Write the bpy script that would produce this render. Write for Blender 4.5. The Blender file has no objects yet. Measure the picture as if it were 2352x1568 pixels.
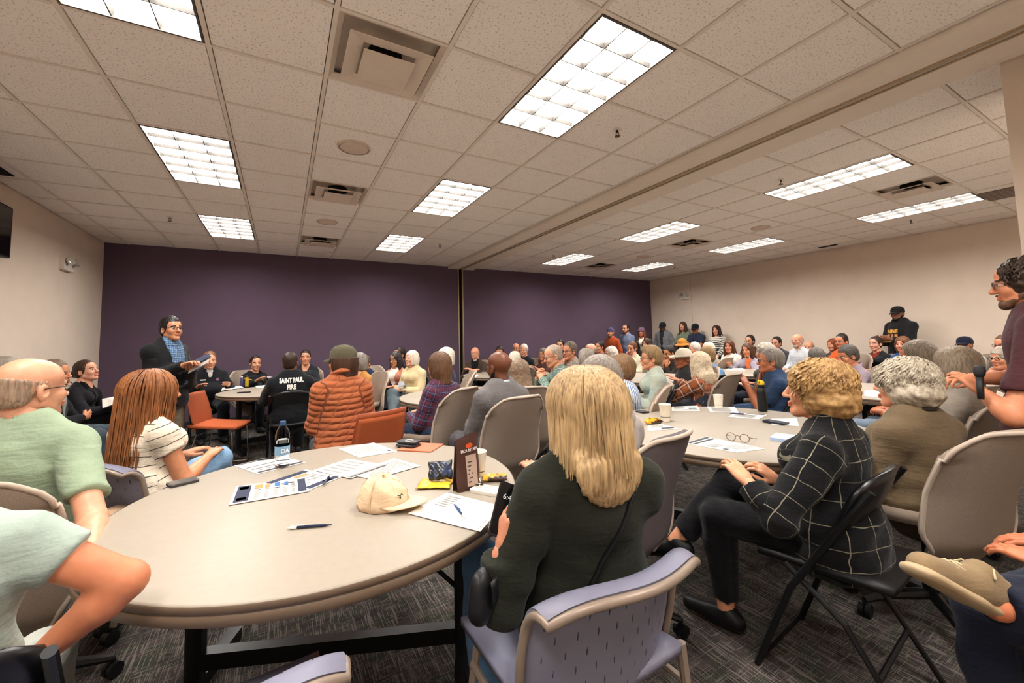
# A community meeting in a conference room: round tables, about seventy people, a drop ceiling.
# World: floor z=0, X along the purple wall, Y towards the purple wall, camera above the origin.
import bpy, bmesh, math, random
import numpy as np
from mathutils import Vector, Matrix
from mathutils.bvhtree import BVHTree

SC = bpy.context.scene
COL = SC.collection
# ------------------------------------------------------------------ camera
cam = bpy.data.cameras.new('camera'); camo = bpy.data.objects.new('camera', cam); COL.objects.link(camo)
cam.sensor_width = 36.0; cam.lens = 14.2558; cam.shift_x = 0.004436; cam.shift_y = -0.030295
cam.clip_start = 0.02; cam.clip_end = 60
camo.matrix_world = Matrix([[0.874597, -0.013971, -0.484649, 0], [-0.484242, -0.075244, -0.871693, 0], [-0.024288, 0.997067, -0.072573, 1.34], [0, 0, 0, 1]])
SC.camera = camo
# ------------------------------------------------------------------ world, exposure
wd = bpy.data.worlds.new('world'); SC.world = wd; wd.use_nodes = True
wd.node_tree.nodes['Background'].inputs[0].default_value = (0.9, 0.8, 0.7, 1)
wd.node_tree.nodes['Background'].inputs[1].default_value = 0.02
SC.view_settings.view_transform = 'Standard'; SC.view_settings.look = 'None'
SC.view_settings.gamma = 1.0; SC.view_settings.use_curve_mapping = False
SC.view_settings.exposure = 0.0
LIGHT_POWER = 45.0
LIGHT_COLOR = (1.0, 0.955, 0.90)
SC.cycles.max_bounces = 6; SC.cycles.diffuse_bounces = 4; SC.cycles.glossy_bounces = 2
SC.cycles.transmission_bounces = 5; SC.cycles.transparent_max_bounces = 4
SC.cycles.caustics_reflective = False; SC.cycles.caustics_refractive = False
SC.cycles.use_denoising = True
SC.cycles.use_adaptive_sampling = True; SC.cycles.adaptive_threshold = 0.12; SC.cycles.adaptive_min_samples = 12

# ------------------------------------------------------------------ helpers
def lin(c):
    if isinstance(c, str):
        c = c.lstrip('#'); c = [int(c[i:i+2], 16) / 255 for i in (0, 2, 4)]
        return tuple((x / 12.92 if x <= .04045 else ((x + .055) / 1.055) ** 2.4) for x in c)
    return tuple(c[:3])

MATS = {}
class NT:
    def __init__(s, name):
        s.m = bpy.data.materials.new(name); s.m.use_nodes = True; s.t = s.m.node_tree
        s.b = s.t.nodes['Principled BSDF']; s._tc = None
    def n(s, typ, **kw):
        nd = s.t.nodes.new(typ)
        for k, v in kw.items():
            if k in ('operation', 'blend_type', 'data_type', 'wave_type', 'bands_direction', 'wave_profile', 'feature', 'distance', 'use_clamp'): setattr(nd, k, v)
            else:
                key = k.replace('_', ' ')
                nd.inputs[int(key[1:]) if key[0] == 'i' and key[1:].isdigit() else key].default_value = v
        return nd
    def l(s, a, b): s.t.links.new(a, b)
    def co(s, which='Object'):
        if not s._tc: s._tc = s.t.nodes.new('ShaderNodeTexCoord')
        return s._tc.outputs[which]
    def map(s, scale=(1, 1, 1), which='Object', rot=(0, 0, 0)):
        mp = s.t.nodes.new('ShaderNodeMapping'); mp.inputs['Scale'].default_value = scale; mp.inputs['Rotation'].default_value = rot
        s.l(s.co(which), mp.inputs['Vector']); return mp.outputs[0]
    def noise(s, scale, vec=None, detail=3, rough=.55):
        nd = s.n('ShaderNodeTexNoise', Scale=scale, Detail=detail, Roughness=rough)
        s.l(vec if vec is not None else s.co(), nd.inputs['Vector']); return nd.outputs['Fac']
    def math(s, op, a, b=None, c=None):
        nd = s.n('ShaderNodeMath', operation=op)
        for i, v in enumerate((a, b, c)):
            if v is None: continue
            if isinstance(v, (int, float)): nd.inputs[i].default_value = v
            else: s.l(v, nd.inputs[i])
        return nd.outputs[0]
    def mix(s, f, a, b, blend='MIX'):
        nd = s.n('ShaderNodeMix', data_type='RGBA', blend_type=blend)
        for idx, v in ((0, f), (6, a), (7, b)):
            if isinstance(v, (int, float)): nd.inputs[idx].default_value = v
            elif isinstance(v, tuple): nd.inputs[idx].default_value = (*v[:3], 1)
            else: s.l(v, nd.inputs[idx])
        return nd.outputs[2]
    def ramp(s, f, a, b, lo=.3, hi=.7):
        nd = s.n('ShaderNodeMapRange', i1=lo, i2=hi); s.l(f, nd.inputs[0]); return s.mix(nd.outputs[0], a, b)
    def col(s, c):
        if isinstance(c, tuple): s.b.inputs['Base Color'].default_value = (*c[:3], 1)
        else: s.l(c, s.b.inputs['Base Color'])
    def bump(s, h, strength=.3, dist=.01):
        nd = s.n('ShaderNodeBump', Strength=strength, Distance=dist); s.l(h, nd.inputs['Height']); s.l(nd.outputs[0], s.b.inputs['Normal'])
    def set(s, **kw):
        for k, v in kw.items(): s.b.inputs[k.replace('_', ' ')].default_value = v

def mat(name, c, rough=.6, metal=0, spec=.3, var=.06, vscale=12, bump=0, bscale=200, bdist=.002, **kw):
    """plain procedural surface: colour with slight noise variation and optional relief"""
    key = (name, c, rough, metal)
    if key in MATS: return MATS[key]
    s = NT(name); c = lin(c)
    s.set(Roughness=rough, Metallic=metal); s.b.inputs['Specular IOR Level'].default_value = spec
    if var:
        s.col(s.ramp(s.noise(vscale), tuple(x * (1 - var) for x in c), tuple(min(1, x * (1 + var)) for x in c)))
    else: s.col(c)
    if bump: s.bump(s.noise(bscale), bump, bdist)
    for k, v in kw.items():
        s.b.inputs[k.replace('_', ' ')].default_value = v
    MATS[key] = s.m; return s.m

def emat(name, c, strength):
    key = (name, c, strength)
    if key in MATS: return MATS[key]
    s = NT(name); s.col((.8, .8, .8)); c = lin(c)
    s.b.inputs['Emission Color'].default_value = (*c, 1); s.b.inputs['Emission Strength'].default_value = strength
    MATS[key] = s.m; return s.m

def fabric(kind, c1, c2=None, c3=None, p=.05, w=.5, fold=1.0, rough=.9, fine=900):
    """woven cloth: plain, hstripe, vstripe, plaid, dots, quilt, knit, denim; relief from weave and soft folds"""
    key = ('fab', kind, c1, c2, c3, p, w, fold, rough)
    if key in MATS: return MATS[key]
    s = NT('fabric_' + kind); a = lin(c1); b = lin(c2) if c2 else a; d = lin(c3) if c3 else b
    s.set(Roughness=rough); s.b.inputs['Specular IOR Level'].default_value = .15
    s.b.inputs['Sheen Weight'].default_value = .08
    att = s.t.nodes.new('ShaderNodeAttribute'); att.attribute_name = 'pat'
    sep = s.n('ShaderNodeSeparateXYZ'); s.l(att.outputs['Vector'] if kind in ('hstripe', 'vstripe', 'plaid', 'grid', 'quilt') else s.co(), sep.inputs[0])
    wob = s.math('MULTIPLY', s.math('SUBTRACT', s.noise(7), .5), .035)
    def stripe(src, per, width, ph=0):
        v = s.math('ADD', s.math('MULTIPLY', s.math('ADD', src, wob), 1 / per), ph)
        return s.math('LESS_THAN', s.math('FRACT', v), width)
    X, Y, Z = sep.outputs
    hx = s.math('ADD', X, s.math('MULTIPLY', Y, .55))
    base = s.ramp(s.noise(9), tuple(x * .9 for x in a), tuple(min(1, x * 1.1) for x in a))
    h = s.math('ADD', s.noise(11, detail=4), s.math('MULTIPLY', s.noise(1, s.map((9, 9, 38)), detail=3), .6)); st = .38 * fold; dist = .025
    if kind == 'hstripe': colr = s.mix(stripe(Z, p, w), base, b)
    elif kind == 'vstripe': colr = s.mix(stripe(hx, p, w), base, b)
    elif kind == 'plaid':
        m1 = stripe(Z, p, w); m2 = stripe(hx, p, w)
        c_ = s.mix(s.math('MULTIPLY', m1, .55), base, b); c_ = s.mix(s.math('MULTIPLY', m2, .55), c_, b)
        n1 = stripe(Z, p, .1, .3); n2 = stripe(hx, p, .1, .3)
        colr = s.mix(s.math('MULTIPLY', s.math('MAXIMUM', n1, n2), .8), c_, d)
    elif kind == 'grid':
        n1 = stripe(Z, p, w); n2 = stripe(hx, p * 1.2, w)
        colr = s.mix(s.math('MULTIPLY', s.math('MAXIMUM', n1, n2), s.noise(11)), base, b)
    elif kind == 'dots':
        v = s.n('ShaderNodeTexVoronoi', Scale=1 / p); s.l(s.co(), v.inputs['Vector'])
        colr = s.mix(s.math('LESS_THAN', v.outputs['Distance'], w), base, b)
    elif kind == 'quilt':
        colr = base
        v = s.math('ADD', s.math('MULTIPLY', Z, 1 / p), s.math('MULTIPLY', s.math('SUBTRACT', s.noise(5), .5), 1.2))
        v2 = s.math('ADD', s.math('MULTIPLY', s.math('ADD', hx, s.math('MULTIPLY', Z, .5)), .45 / p), .2)
        q = s.math('MULTIPLY', s.math('ABSOLUTE', s.math('SINE', s.math('MULTIPLY', v, math.pi))), s.math('POWER', s.math('ABSOLUTE', s.math('SINE', s.math('MULTIPLY', v2, math.pi))), .3))
        h = s.math('ADD', q, s.math('MULTIPLY', s.noise(30), .5)); st = .75; dist = .016
    elif kind == 'denim': colr = s.ramp(s.noise(5, detail=6), a, b, .35, .65)
    else: colr = base
    weave = s.noise(fine, detail=1)
    s.col(s.mix(.25, colr, s.ramp(weave, (.5, .5, .5), (1, 1, 1)), 'MULTIPLY'))
    hh = s.math('ADD', h, s.math('MULTIPLY', weave, .03))
    s.bump(hh, st, dist)
    MATS[key] = s.m; return s.m

def hairmat(c, c2=None, curly=False):
    key = ('hair', c, c2, curly)
    if key in MATS: return MATS[key]
    s = NT('hair'); a = lin(c); b = lin(c2) if c2 else tuple(x * .45 for x in a)
    v = s.map((120, 120, 9) if not curly else (55, 55, 45))
    n = s.noise(1.0, v, detail=4); n2 = s.noise(9)
    s.col(s.mix(.45, s.ramp(n, b, tuple(min(1, x * 1.15) for x in a), .35, .62), s.ramp(n2, b, a, .3, .6)))
    s.set(Roughness=.45); s.b.inputs['Specular IOR Level'].default_value = .3
    s.bump(n, .6, .006); MATS[key] = s.m; return s.m

def skinmat(c):
    key = ('skin', c)
    if key in MATS: return MATS[key]
    s = NT('skin'); a = lin(c)
    s.col(s.ramp(s.noise(26, detail=4), (a[0] * .93, a[1] * .84, a[2] * .8), (min(1, a[0] * 1.06), a[1] * 1.05, a[2] * 1.05)))
    s.set(Roughness=.45); s.b.inputs['Specular IOR Level'].default_value = .35
    s.b.inputs['Subsurface Weight'].default_value = 0.0
    s.bump(s.noise(320, detail=2), .12, .001); MATS[key] = s.m; return s.m

# ---- mesh building
def mesh_obj(name, verts, faces, material, parent=None, smooth=False, mi=None, link=True):
    me = bpy.data.meshes.new(name)
    me.from_pydata([tuple(v) for v in verts] if not isinstance(verts, np.ndarray) else verts.tolist(), [], faces if not isinstance(faces, np.ndarray) else faces.tolist())
    for m in (material if isinstance(material, (list, tuple)) else [material]): me.materials.append(m)
    if mi is not None: me.polygons.foreach_set('material_index', np.asarray(mi, dtype=np.int32))
    if smooth: me.polygons.foreach_set('use_smooth', np.ones(len(me.polygons), dtype=bool))
    me.update()
    o = bpy.data.objects.new(name, me)
    if link: COL.objects.link(o)
    if parent: o.parent = parent
    return o

def empty(name, loc=(0, 0, 0), rz=0):
    o = bpy.data.objects.new(name, None); COL.objects.link(o); o.location = loc; o.rotation_euler = (0, 0, rz)
    o.empty_display_size = .05
    return o

def tag(o, label=None, cat=None, group=None, kind=None):
    if label: o['label'] = label
    if cat: o['category'] = cat
    if group: o['group'] = group
    if kind: o['kind'] = kind
    return o

def copy_tree(o, parent=None):
    c = o.copy(); COL.objects.link(c); c.parent = parent
    for ch in list(o.children): copy_tree(ch, c)
    return c

class MB:
    """collects simple shapes into one mesh"""
    def __init__(s): s.v = []; s.f = []; s.M = None
    def add(s, vs, fs):
        n = len(s.v)
        s.v += [tuple(s.M @ Vector(v)) if s.M else tuple(v) for v in vs]; s.f += [tuple(i + n for i in f) for f in fs]; return s
    def box(s, lo, hi):
        (a, b, c), (d, e, f) = lo, hi
        return s.add([(a, b, c), (d, b, c), (d, e, c), (a, e, c), (a, b, f), (d, b, f), (d, e, f), (a, e, f)],
                     [(3, 2, 1, 0), (4, 5, 6, 7), (0, 1, 5, 4), (1, 2, 6, 5), (2, 3, 7, 6), (3, 0, 4, 7)])
    def rbox(s, lo, hi, r=.01, n=3, axis=2):
        """box with rounded vertical edges (about axis)"""
        o = [0, 1, 2]; ax = axis; u, w = [i for i in o if i != ax]
        pts = []
        for (cx, cy, a0) in ((hi[u] - r, hi[w] - r, 0), (lo[u] + r, hi[w] - r, 90), (lo[u] + r, lo[w] + r, 180), (hi[u] - r, lo[w] + r, 270)):
            for k in range(n + 1):
                t = math.radians(a0 + 90 * k / n); pts.append((cx + r * math.cos(t), cy + r * math.sin(t)))
        V = []
        for z in (lo[ax], hi[ax]):
            for p in pts:
                q = [0, 0, 0]; q[u] = p[0]; q[w] = p[1]; q[ax] = z; V.append(tuple(q))
        N = len(pts); F = [tuple(range(N - 1, -1, -1)), tuple(range(N, 2 * N))] + [(i, (i + 1) % N, N + (i + 1) % N, N + i) for i in range(N)]
        return s.add(V, F)
    def lathe(s, prof, n=24, c=(0, 0, 0), cap=True):
        V = []; F = []
        for (r, z) in prof:
            for k in range(n):
                a = 2 * math.pi * k / n; V.append((c[0] + r * math.cos(a), c[1] + r * math.sin(a), c[2] + z))
        for i in range(len(prof) - 1):
            for k in range(n):
                k2 = (k + 1) % n; F.append((i * n + k, i * n + k2, (i + 1) * n + k2, (i + 1) * n + k))
        if cap:
            F.append(tuple(range(n - 1, -1, -1))); F.append(tuple((len(prof) - 1) * n + k for k in range(n)))
        return s.add(V, F)
    def tube(s, pts, r, n=8, closed=False, flat=None, cap=True):
        """sweep a circle (radius r or list) along pts"""
        P = [Vector(p) for p in pts]; N = len(P); rs = r if isinstance(r, (list, tuple)) else [r] * N
        V = []; F = []; up = None
        for i in range(N):
            if closed: t = P[(i + 1) % N] - P[i - 1]
            else: t = P[min(i + 1, N - 1)] - P[max(i - 1, 0)]
            if t.length < 1e-9: t = Vector((0, 0, 1))
            t.normalize()
            if up is None:
                up = Vector((0, 0, 1)) if abs(t.z) < .9 else Vector((1, 0, 0))
            x = up - t * up.dot(t)
            if x.length < 1e-6: x = t.orthogonal()
            x.normalize(); y = t.cross(x); up = x
            for k in range(n):
                a = 2 * math.pi * k / n
                V.append(tuple(P[i] + x * (rs[i] * math.cos(a) * (flat or 1)) + y * (rs[i] * math.sin(a))))
        for i in range(N if closed else N - 1):
            j = (i + 1) % N
            for k in range(n):
                k2 = (k + 1) % n; F.append((i * n + k, i * n + k2, j * n + k2, j * n + k))
        if not closed and cap:
            F.append(tuple(range(n - 1, -1, -1))); F.append(tuple((N - 1) * n + k for k in range(n)))
        return s.add(V, F)
    def sphere(s, c, r, n=12, m=8, sc=(1, 1, 1)):
        V = [(c[0], c[1], c[2] + r * sc[2])]; F = []
        for i in range(1, m):
            t = math.pi * i / m
            for k in range(n):
                a = 2 * math.pi * k / n; V.append((c[0] + r * sc[0] * math.sin(t) * math.cos(a), c[1] + r * sc[1] * math.sin(t) * math.sin(a), c[2] + r * sc[2] * math.cos(t)))
        V.append((c[0], c[1], c[2] - r * sc[2])); L = len(V) - 1
        for k in range(n): F.append((0, 1 + k, 1 + (k + 1) % n))
        for i in range(m - 2):
            for k in range(n): F.append((1 + i * n + k, 1 + (i + 1) * n + k, 1 + (i + 1) * n + (k + 1) % n, 1 + i * n + (k + 1) % n))
        for k in range(n): F.append((L, 1 + (m - 2) * n + (k + 1) % n, 1 + (m - 2) * n + k))
        return s.add(V, F)
    def sheet(s, grid, th=0):
        """grid[i][j] of points -> surface; th thickness along normals"""
        R = len(grid); C_ = len(grid[0]); V = [tuple(p) for row in grid for p in row]
        F = [(i * C_ + j, i * C_ + j + 1, (i + 1) * C_ + j + 1, (i + 1) * C_ + j) for i in range(R - 1) for j in range(C_ - 1)]
        if not th: return s.add(V, F)
        G = np.array(grid, float); du = np.gradient(G, axis=0); dv = np.gradient(G, axis=1)
        nn = np.cross(dv, du); nn /= np.linalg.norm(nn, axis=2, keepdims=True) + 1e-9
        B = (G - nn * th).reshape(-1, 3); n0 = R * C_
        V += [tuple(p) for p in B]; F += [tuple(n0 + i for i in reversed(f)) for f in F]
        ring = [j for j in range(C_)] + [i * C_ + C_ - 1 for i in range(1, R)] + [(R - 1) * C_ + j for j in range(C_ - 2, -1, -1)] + [i * C_ for i in range(R - 2, 0, -1)]
        for a, b in zip(ring, ring[1:] + ring[:1]): F.append((b, a, a + n0, b + n0))
        return s.add(V, F)
    def build(s, name, material, parent=None, smooth=False):
        return mesh_obj(name, s.v, s.f, material, parent, smooth)

def autosmooth(o, ang=40):
    me = o.data
    me.polygons.foreach_set('use_smooth', np.ones(len(me.polygons), dtype=bool))
    bm = bmesh.new(); bm.from_mesh(me)
    for e in bm.edges:
        if len(e.link_faces) == 2 and e.calc_face_angle(0) > math.radians(ang): e.smooth = False
    bm.to_mesh(me); bm.free(); return o
# ================================================================== the room
CEIL = 3.047; XL, XR, YB, YF = -2.51, 9.87, 8.70, -1.25
TT = .6096; GX, GY = -.999, 1.4918          # ceiling grid pitch and origin
def wallmat(name, c):
    s = NT(name); a = lin(c); s.col(s.ramp(s.noise(3), tuple(x * .97 for x in a), tuple(min(1, x * 1.03) for x in a)))
    s.set(Roughness=.85); s.b.inputs['Specular IOR Level'].default_value = .15
    s.bump(s.noise(160, detail=2), .15, .002); return s.m
M_beige = wallmat('wall_paint_beige', '#dcccbc'); M_purple = wallmat('wall_paint_purple', '#5a4a5a')
def carpet():
    s = NT('carpet'); 
    v1 = s.map((1, 1, 1), rot=(0, 0, 0))
    sep = s.n('ShaderNodeSeparateXYZ'); s.l(s.co(), sep.inputs[0])
    # thin broken pale threads running both ways on a charcoal ground with plum and moss patches
    def threads(scale, per):
        n = s.noise(1, s.map(scale), detail=1, rough=.4)
        return s.math('GREATER_THAN', n, per)
    t1 = threads((260, 9, 1), .60); t2 = threads((9, 260, 1), .63); t3 = threads((120, 3.5, 1), .64)
    patch = s.noise(9, detail=3)
    base = s.ramp(patch, lin('#322f2e'), lin('#4c4543'), .35, .65)
    base = s.mix(s.math('GREATER_THAN', s.noise(5, s.map((1, 2.5, 1)), detail=1), .56), base, lin('#3b3d36'))
    c = s.mix(s.math('MULTIPLY', s.math('MAXIMUM', t1, s.math('MAXIMUM', t2, t3)), s.math('ADD', .35, s.math('MULTIPLY', s.noise(30), .7))), base, lin('#7f766f'))
    s.col(c); s.set(Roughness=1.0); s.b.inputs['Specular IOR Level'].default_value = .05
    s.bump(s.noise(400, detail=2), .5, .004); return s.m
M_carpet = carpet()
def tilemat():
    s = NT('acoustic_tile'); a = lin('#f7f2ec')
    sp = s.noise(75, s.co('Object'), detail=3, rough=.7)
    holes = s.math('GREATER_THAN', sp, .60)
    s.col(s.mix(s.math('MULTIPLY', holes, .55), s.ramp(s.noise(6), tuple(x * .97 for x in a), a), lin('#9c8f84')))
    s.set(Roughness=.95); s.b.inputs['Specular IOR Level'].default_value = .05
    s.bump(s.math('MULTIPLY', holes, -1.0), .5, .004); return s.m
M_tile = tilemat(); M_tbar = mat('ceiling_grid_paint', '#e4dbd0', .5, var=.02); M_white = mat('painted_metal_white', '#e4dcd2', .45, var=.02)
M_dark = mat('dark_gap', '#0c0a0a', .9, var=0); M_blackpl = mat('black_plastic', '#131315', .5)

def struct(name, mb, m, parent=None):
    o = mb.build(name, m, parent); tag(o, kind='structure'); return o
floor = struct('floor', MB().box((XL - .2, YF - .2, -.1), (XR + .2, YB + .2, 0)), M_carpet)
wl = struct('wall_left', MB().box((XL - .15, YF - .15, 0), (XL, YB + .15, CEIL + .1)), M_beige)
wr = struct('wall_right', MB().box((XR, YF - .15, 0), (XR + .15, YB + .15, CEIL + .1)), M_beige)
wf = struct('wall_front', MB().box((XL, YF - .15, 0), (XR, YF, CEIL + .1)), M_beige)
wb = struct('wall_back', MB().box((XL, YB, 0), (3.545, YB + .15, CEIL + .1)).box((3.665, YB, 0), (XR, YB + .15, CEIL + .1)), M_purple)
pier = struct('wall_pier', MB().box((4.0, YF, 0), (4.6, .62, CEIL)), M_beige)
# pocket for the folding partition in the purple wall
tr = struct('trim_1', MB().box((3.545, YB + .05, 0), (3.665, YB + .14, CEIL)), M_dark)
M_tan = mat('anodised_trim_tan', '#b09a78', .4, metal=.3)
MB().box((3.540, YB - .008, 0), (3.562, YB + .06, CEIL - .04)).build('jamb', M_tan, tr)
MB().box((3.650, YB - .008, 0), (3.668, YB + .06, CEIL - .04)).build('jamb', M_tan, tr)
M_base = mat('baseboard_vinyl', '#2a2628', .6)
struct('baseboard_back', MB().box((XL, YB - .01, 0), (3.54, YB, .1)).box((3.67, YB - .01, 0), (XR, YB, .1)), M_base)
struct('baseboard_left', MB().box((XL, YF, 0), (XL + .01, YB - .01, .1)), M_base)
struct('baseboard_right', MB().box((XR - .01, YF, 0), (XR, YB - .01, .1)), M_base)
# slim vertical joint in the right wall covering
MB().box((XR - .004, 7.28, .1), (XR, 7.284, CEIL)).build('seam', M_tan, wr)

# ---- ceiling: slab, grid bars, tiles
ceiling = struct('ceiling', MB().box((XL, YF, CEIL + .16), (XR, YB, CEIL + .26)), M_tile)
BX0, BX1 = 3.30, 3.93                        # partition track soffit
xs = [GX + TT * k for k in range(-2, 18)]; ys = [GY + TT * j for j in range(-4, 12)]
LIGHT_CELLS = {(k, j): 1 for k in (0, 4, 10, 14) for j in (-4, 0, 4, 8)}
skip = set()
for (k, j) in LIGHT_CELLS: skip |= {(k, j), (k, j + 1)}
VENTS = [(2, 1), (2, 5), (2, 9), (12, 0), (12, 5), (12, 9)]
skip |= set(VENTS)
bar = bpy.data.meshes
for i, x in enumerate(xs):
    if BX0 - .02 < x < BX1 + .02: continue
    MB().box((x - .012, YF, CEIL - .004), (x + .012, YB, CEIL + .02)).build('grid_runner', M_tbar, ceiling)
for y in ys:
    for (a, b) in ((XL, BX0), (BX1, XR)):
        segs = []
        cuts = sorted([(GX + TT * k + .012, GX + TT * (k + 1) - .012) for (k, j) in LIGHT_CELLS if abs(y - (GY + TT * (j + 1))) < .01 and a < GX + TT * k < b])
        p = a
        for (c0, c1) in cuts: segs.append((p, c0)); p = c1
        segs.append((p, b)); m = MB()
        for (c0, c1) in segs: m.box((c0, y - .010, CEIL - .003), (c1, y + .010, CEIL + .018))
        m.build('cross_tee', M_tbar, ceiling)
edges_x = [XL] + xs + [XR]; edges_y = [YF] + ys + [YB]
tile_cache = {}; hidden = MB()
rnd = random.Random(4)
for i in range(len(edges_x) - 1):
    for jn in range(len(edges_y) - 1):
        k = i - 3; j = jn - 5
        if (k, j) in skip: continue
        x0, x1, y0, y1 = edges_x[i], edges_x[i + 1], edges_y[jn], edges_y[jn + 1]
        cuts = [(x0, x1)]
        if x1 > BX0 and x0 < BX1: cuts = [(x0, BX0)] if x0 < BX0 - .03 else ([(BX1, x1)] if x1 > BX1 + .03 else [])
        for (c0, c1) in cuts:
            w, d = round(c1 - c0 - .034, 3), round(y1 - y0 - .030, 3)
            if y1 < .6 and not (x0 > 4 and False):
                hidden.box((c0 + .002, y0 + .002, CEIL + .001), (c1 - .002, y1 - .002, CEIL + .016)); continue
            if (w, d) not in tile_cache:
                tile_cache[(w, d)] = MB().box((-w / 2, -d / 2, 0), (w / 2, d / 2, .015)).build('ceiling_tile', M_tile, ceiling); o = tile_cache[(w, d)]
            else:
                o = tile_cache[(w, d)].copy(); COL.objects.link(o); o.parent = ceiling
            o.location = ((c0 + c1) / 2, (y0 + y1) / 2, CEIL + .001 + rnd.uniform(0, .002))
tag(hidden.build('tile_field', M_tile, ceiling), kind='stuff')
# partition track soffit crossing the ceiling
sof = struct('trim_2', MB().box((BX0, YF, CEIL - .045), (3.565, YB, CEIL + .16)).box((3.625, YF, CEIL - .045), (BX1, YB, CEIL + .16)), mat('soffit_paint', '#e8ddd0', .7, var=.02))
MB().box((3.565, YF, CEIL - .005), (3.625, YB, CEIL + .1)).build('track_slot', M_dark, sof)
MB().box((3.548, YF, CEIL - .052), (3.566, YB, CEIL - .044)).build('track_lip', M_tan, sof)
MB().box((3.624, YF, CEIL - .052), (3.642, YB, CEIL - .044)).build('track_lip', M_tan, sof)

# ---- troffer lights with parabolic louvres
M_louv = mat('louvre_aluminium', '#4d4a47', .3, var=0); M_rim = mat('troffer_rim', '#5d564f', .4, var=0)
M_lamp = emat('lamp_panel', (LIGHT_COLOR[0], LIGHT_COLOR[1], LIGHT_COLOR[2]), LIGHT_POWER)
def make_light():
    r = empty('ceiling_light'); W, L = TT - .03, 2 * TT - .03
    f = MB(); t = .012
    f.box((0, 0, -.006), (W, t, .05)).box((0, L - t, -.006), (W, L, .05)).box((0, t, -.006), (t, L - t, .05)).box((W - t, t, -.006), (W, L - t, .05))
    f.build('frame', M_rim, r)
    MB().box((0, 0, .05), (W, L, .062)).build('housing', M_white, r)
    MB().add([(t, t, .048), (W - t, t, .048), (W - t, L - t, .048), (t, L - t, .048)], [(3, 2, 1, 0)]).build('lamp_panel', M_lamp, r)
    for k in (1, 2):
        x = W * k / 3; MB().add([(x - .003, t, 0), (x + .003, t, 0), (x + .012, t, .030), (x - .012, t, .030), (x - .003, L - t, 0), (x + .003, L - t, 0), (x + .012, L - t, .030), (x - .012, L - t, .030)],
             [(0, 1, 2, 3), (7, 6, 5, 4), (0, 4, 5, 1), (1, 5, 6, 2), (3, 7, 4, 0), (2, 6, 7, 3)]).build('louvre_blade', M_louv, r)
    for k in range(1, 6):
        y = L * k / 6; MB().add([(t, y - .003, .004), (t, y + .003, .004), (t, y + .012, .030), (t, y - .012, .030), (W - t, y - .003, .004), (W - t, y + .003, .004), (W - t, y + .012, .030), (W - t, y - .012, .030)],
             [(3, 2, 1, 0), (4, 5, 6, 7), (1, 5, 4, 0), (2, 6, 5, 1), (0, 4, 7, 3), (3, 7, 6, 2)]).build('louvre_blade', M_louv, r)
    return r
LIGHT_LABELS = {(0, 0): 'louvred ceiling light cut off by the top left corner', (0, 4): 'louvred ceiling light at left between the two other left-hand lights',
 (0, 8): 'louvred ceiling light nearest the purple wall at left', (4, 0): 'largest louvred ceiling light, above the blonde woman', (4, 4): 'louvred ceiling light just left of the track, second from the purple wall',
 (4, 8): 'small louvred ceiling light left of the track nearest the purple wall', (10, 0): 'long louvred ceiling light right of the track, nearest the camera', (10, 4): 'middle louvred ceiling light of the row just right of the track',
 (10, 8): 'farthest louvred ceiling light of the row just right of the track', (14, 0): 'long louvred ceiling light nearest the right wall and the dark return grille', (14, 4): 'middle louvred ceiling light in the row along the right wall',
 (14, 8): 'farthest louvred ceiling light in the row along the right wall', (0, -4): 'louvred ceiling light behind the camera, far left', (4, -4): 'louvred ceiling light behind the camera, second from left',
 (10, -4): 'louvred ceiling light behind the camera right of the pier', (14, -4): 'louvred ceiling light behind the camera along the right wall'}
proto = None
for (k, j) in LIGHT_CELLS:
    o = proto = make_light() if proto is None else None
    if o is None: o = copy_tree(first_light)
    else: first_light = o
    proto = 1
    o.location = (GX + TT * k + .015, GY + TT * j + .015, CEIL)
    tag(o, LIGHT_LABELS[(k, j)], 'ceiling light', 'louvred ceiling lights')

# ---- air diffusers, speakers, sprinklers
M_vent = mat('diffuser_enamel', '#d8cabb', .5, var=.03)
def make_vent():
    r = empty('air_vent'); W = TT - .02
    def ring(h, w, z, th, tilt, nm):                       # square ring plate, inner edge lifted by tilt
        m = MB(); V = []
        for (q, zz) in ((h, z), (w, z + tilt), (h, z + th), (w, z + tilt + th)): V += [(-q, -q, zz), (q, -q, zz), (q, q, zz), (-q, q, zz)]
        F = []
        for k in range(4):
            n = (k + 1) % 4; F += [(n, k, 4 + k, 4 + n), (8 + k, 8 + n, 12 + n, 12 + k), (k, n, 8 + n, 8 + k), (4 + n, 4 + k, 12 + k, 12 + n)]
        return m.add(V, F).build(nm, M_vent, r)
    ring(W / 2, .262, -.004, .006, .02, 'outer_flange')
    ring(.232, .150, -.040, .004, .016, 'middle_plate')
    MB().box((-.145, -.145, -.058), (.145, .145, -.054)).lathe([(.07, -.060), (.085, -.058)], 24).build('centre_plate', M_vent, r)
    MB().lathe([(.10, .02), (.10, .055)], 24, cap=True).build('duct', M_dark, r)
    MB().box((-W / 2, -W / 2, .056), (W / 2, W / 2, .07)).build('backing', M_vent, r)
    return r
VL = ['large square air vent above the near table', 'square air vent in line behind the large one, above the standing speaker', 'small square air vent close to the purple wall',
      'square air vent between the two nearest lights on the right', 'square air vent in the right half, middle one of three', 'square air vent in the right half nearest the purple wall']
v0 = make_vent()
for i, (k, j) in enumerate(VENTS):
    o = v0 if i == 0 else copy_tree(v0)
    o.location = (GX + TT * (k + .5), GY + TT * (j + .5), CEIL); tag(o, VL[i], 'air vent', 'square air diffusers')
M_spk = mat('speaker_grille', '#d8c6b8', .7, bump=.5, bscale=900)
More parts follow.
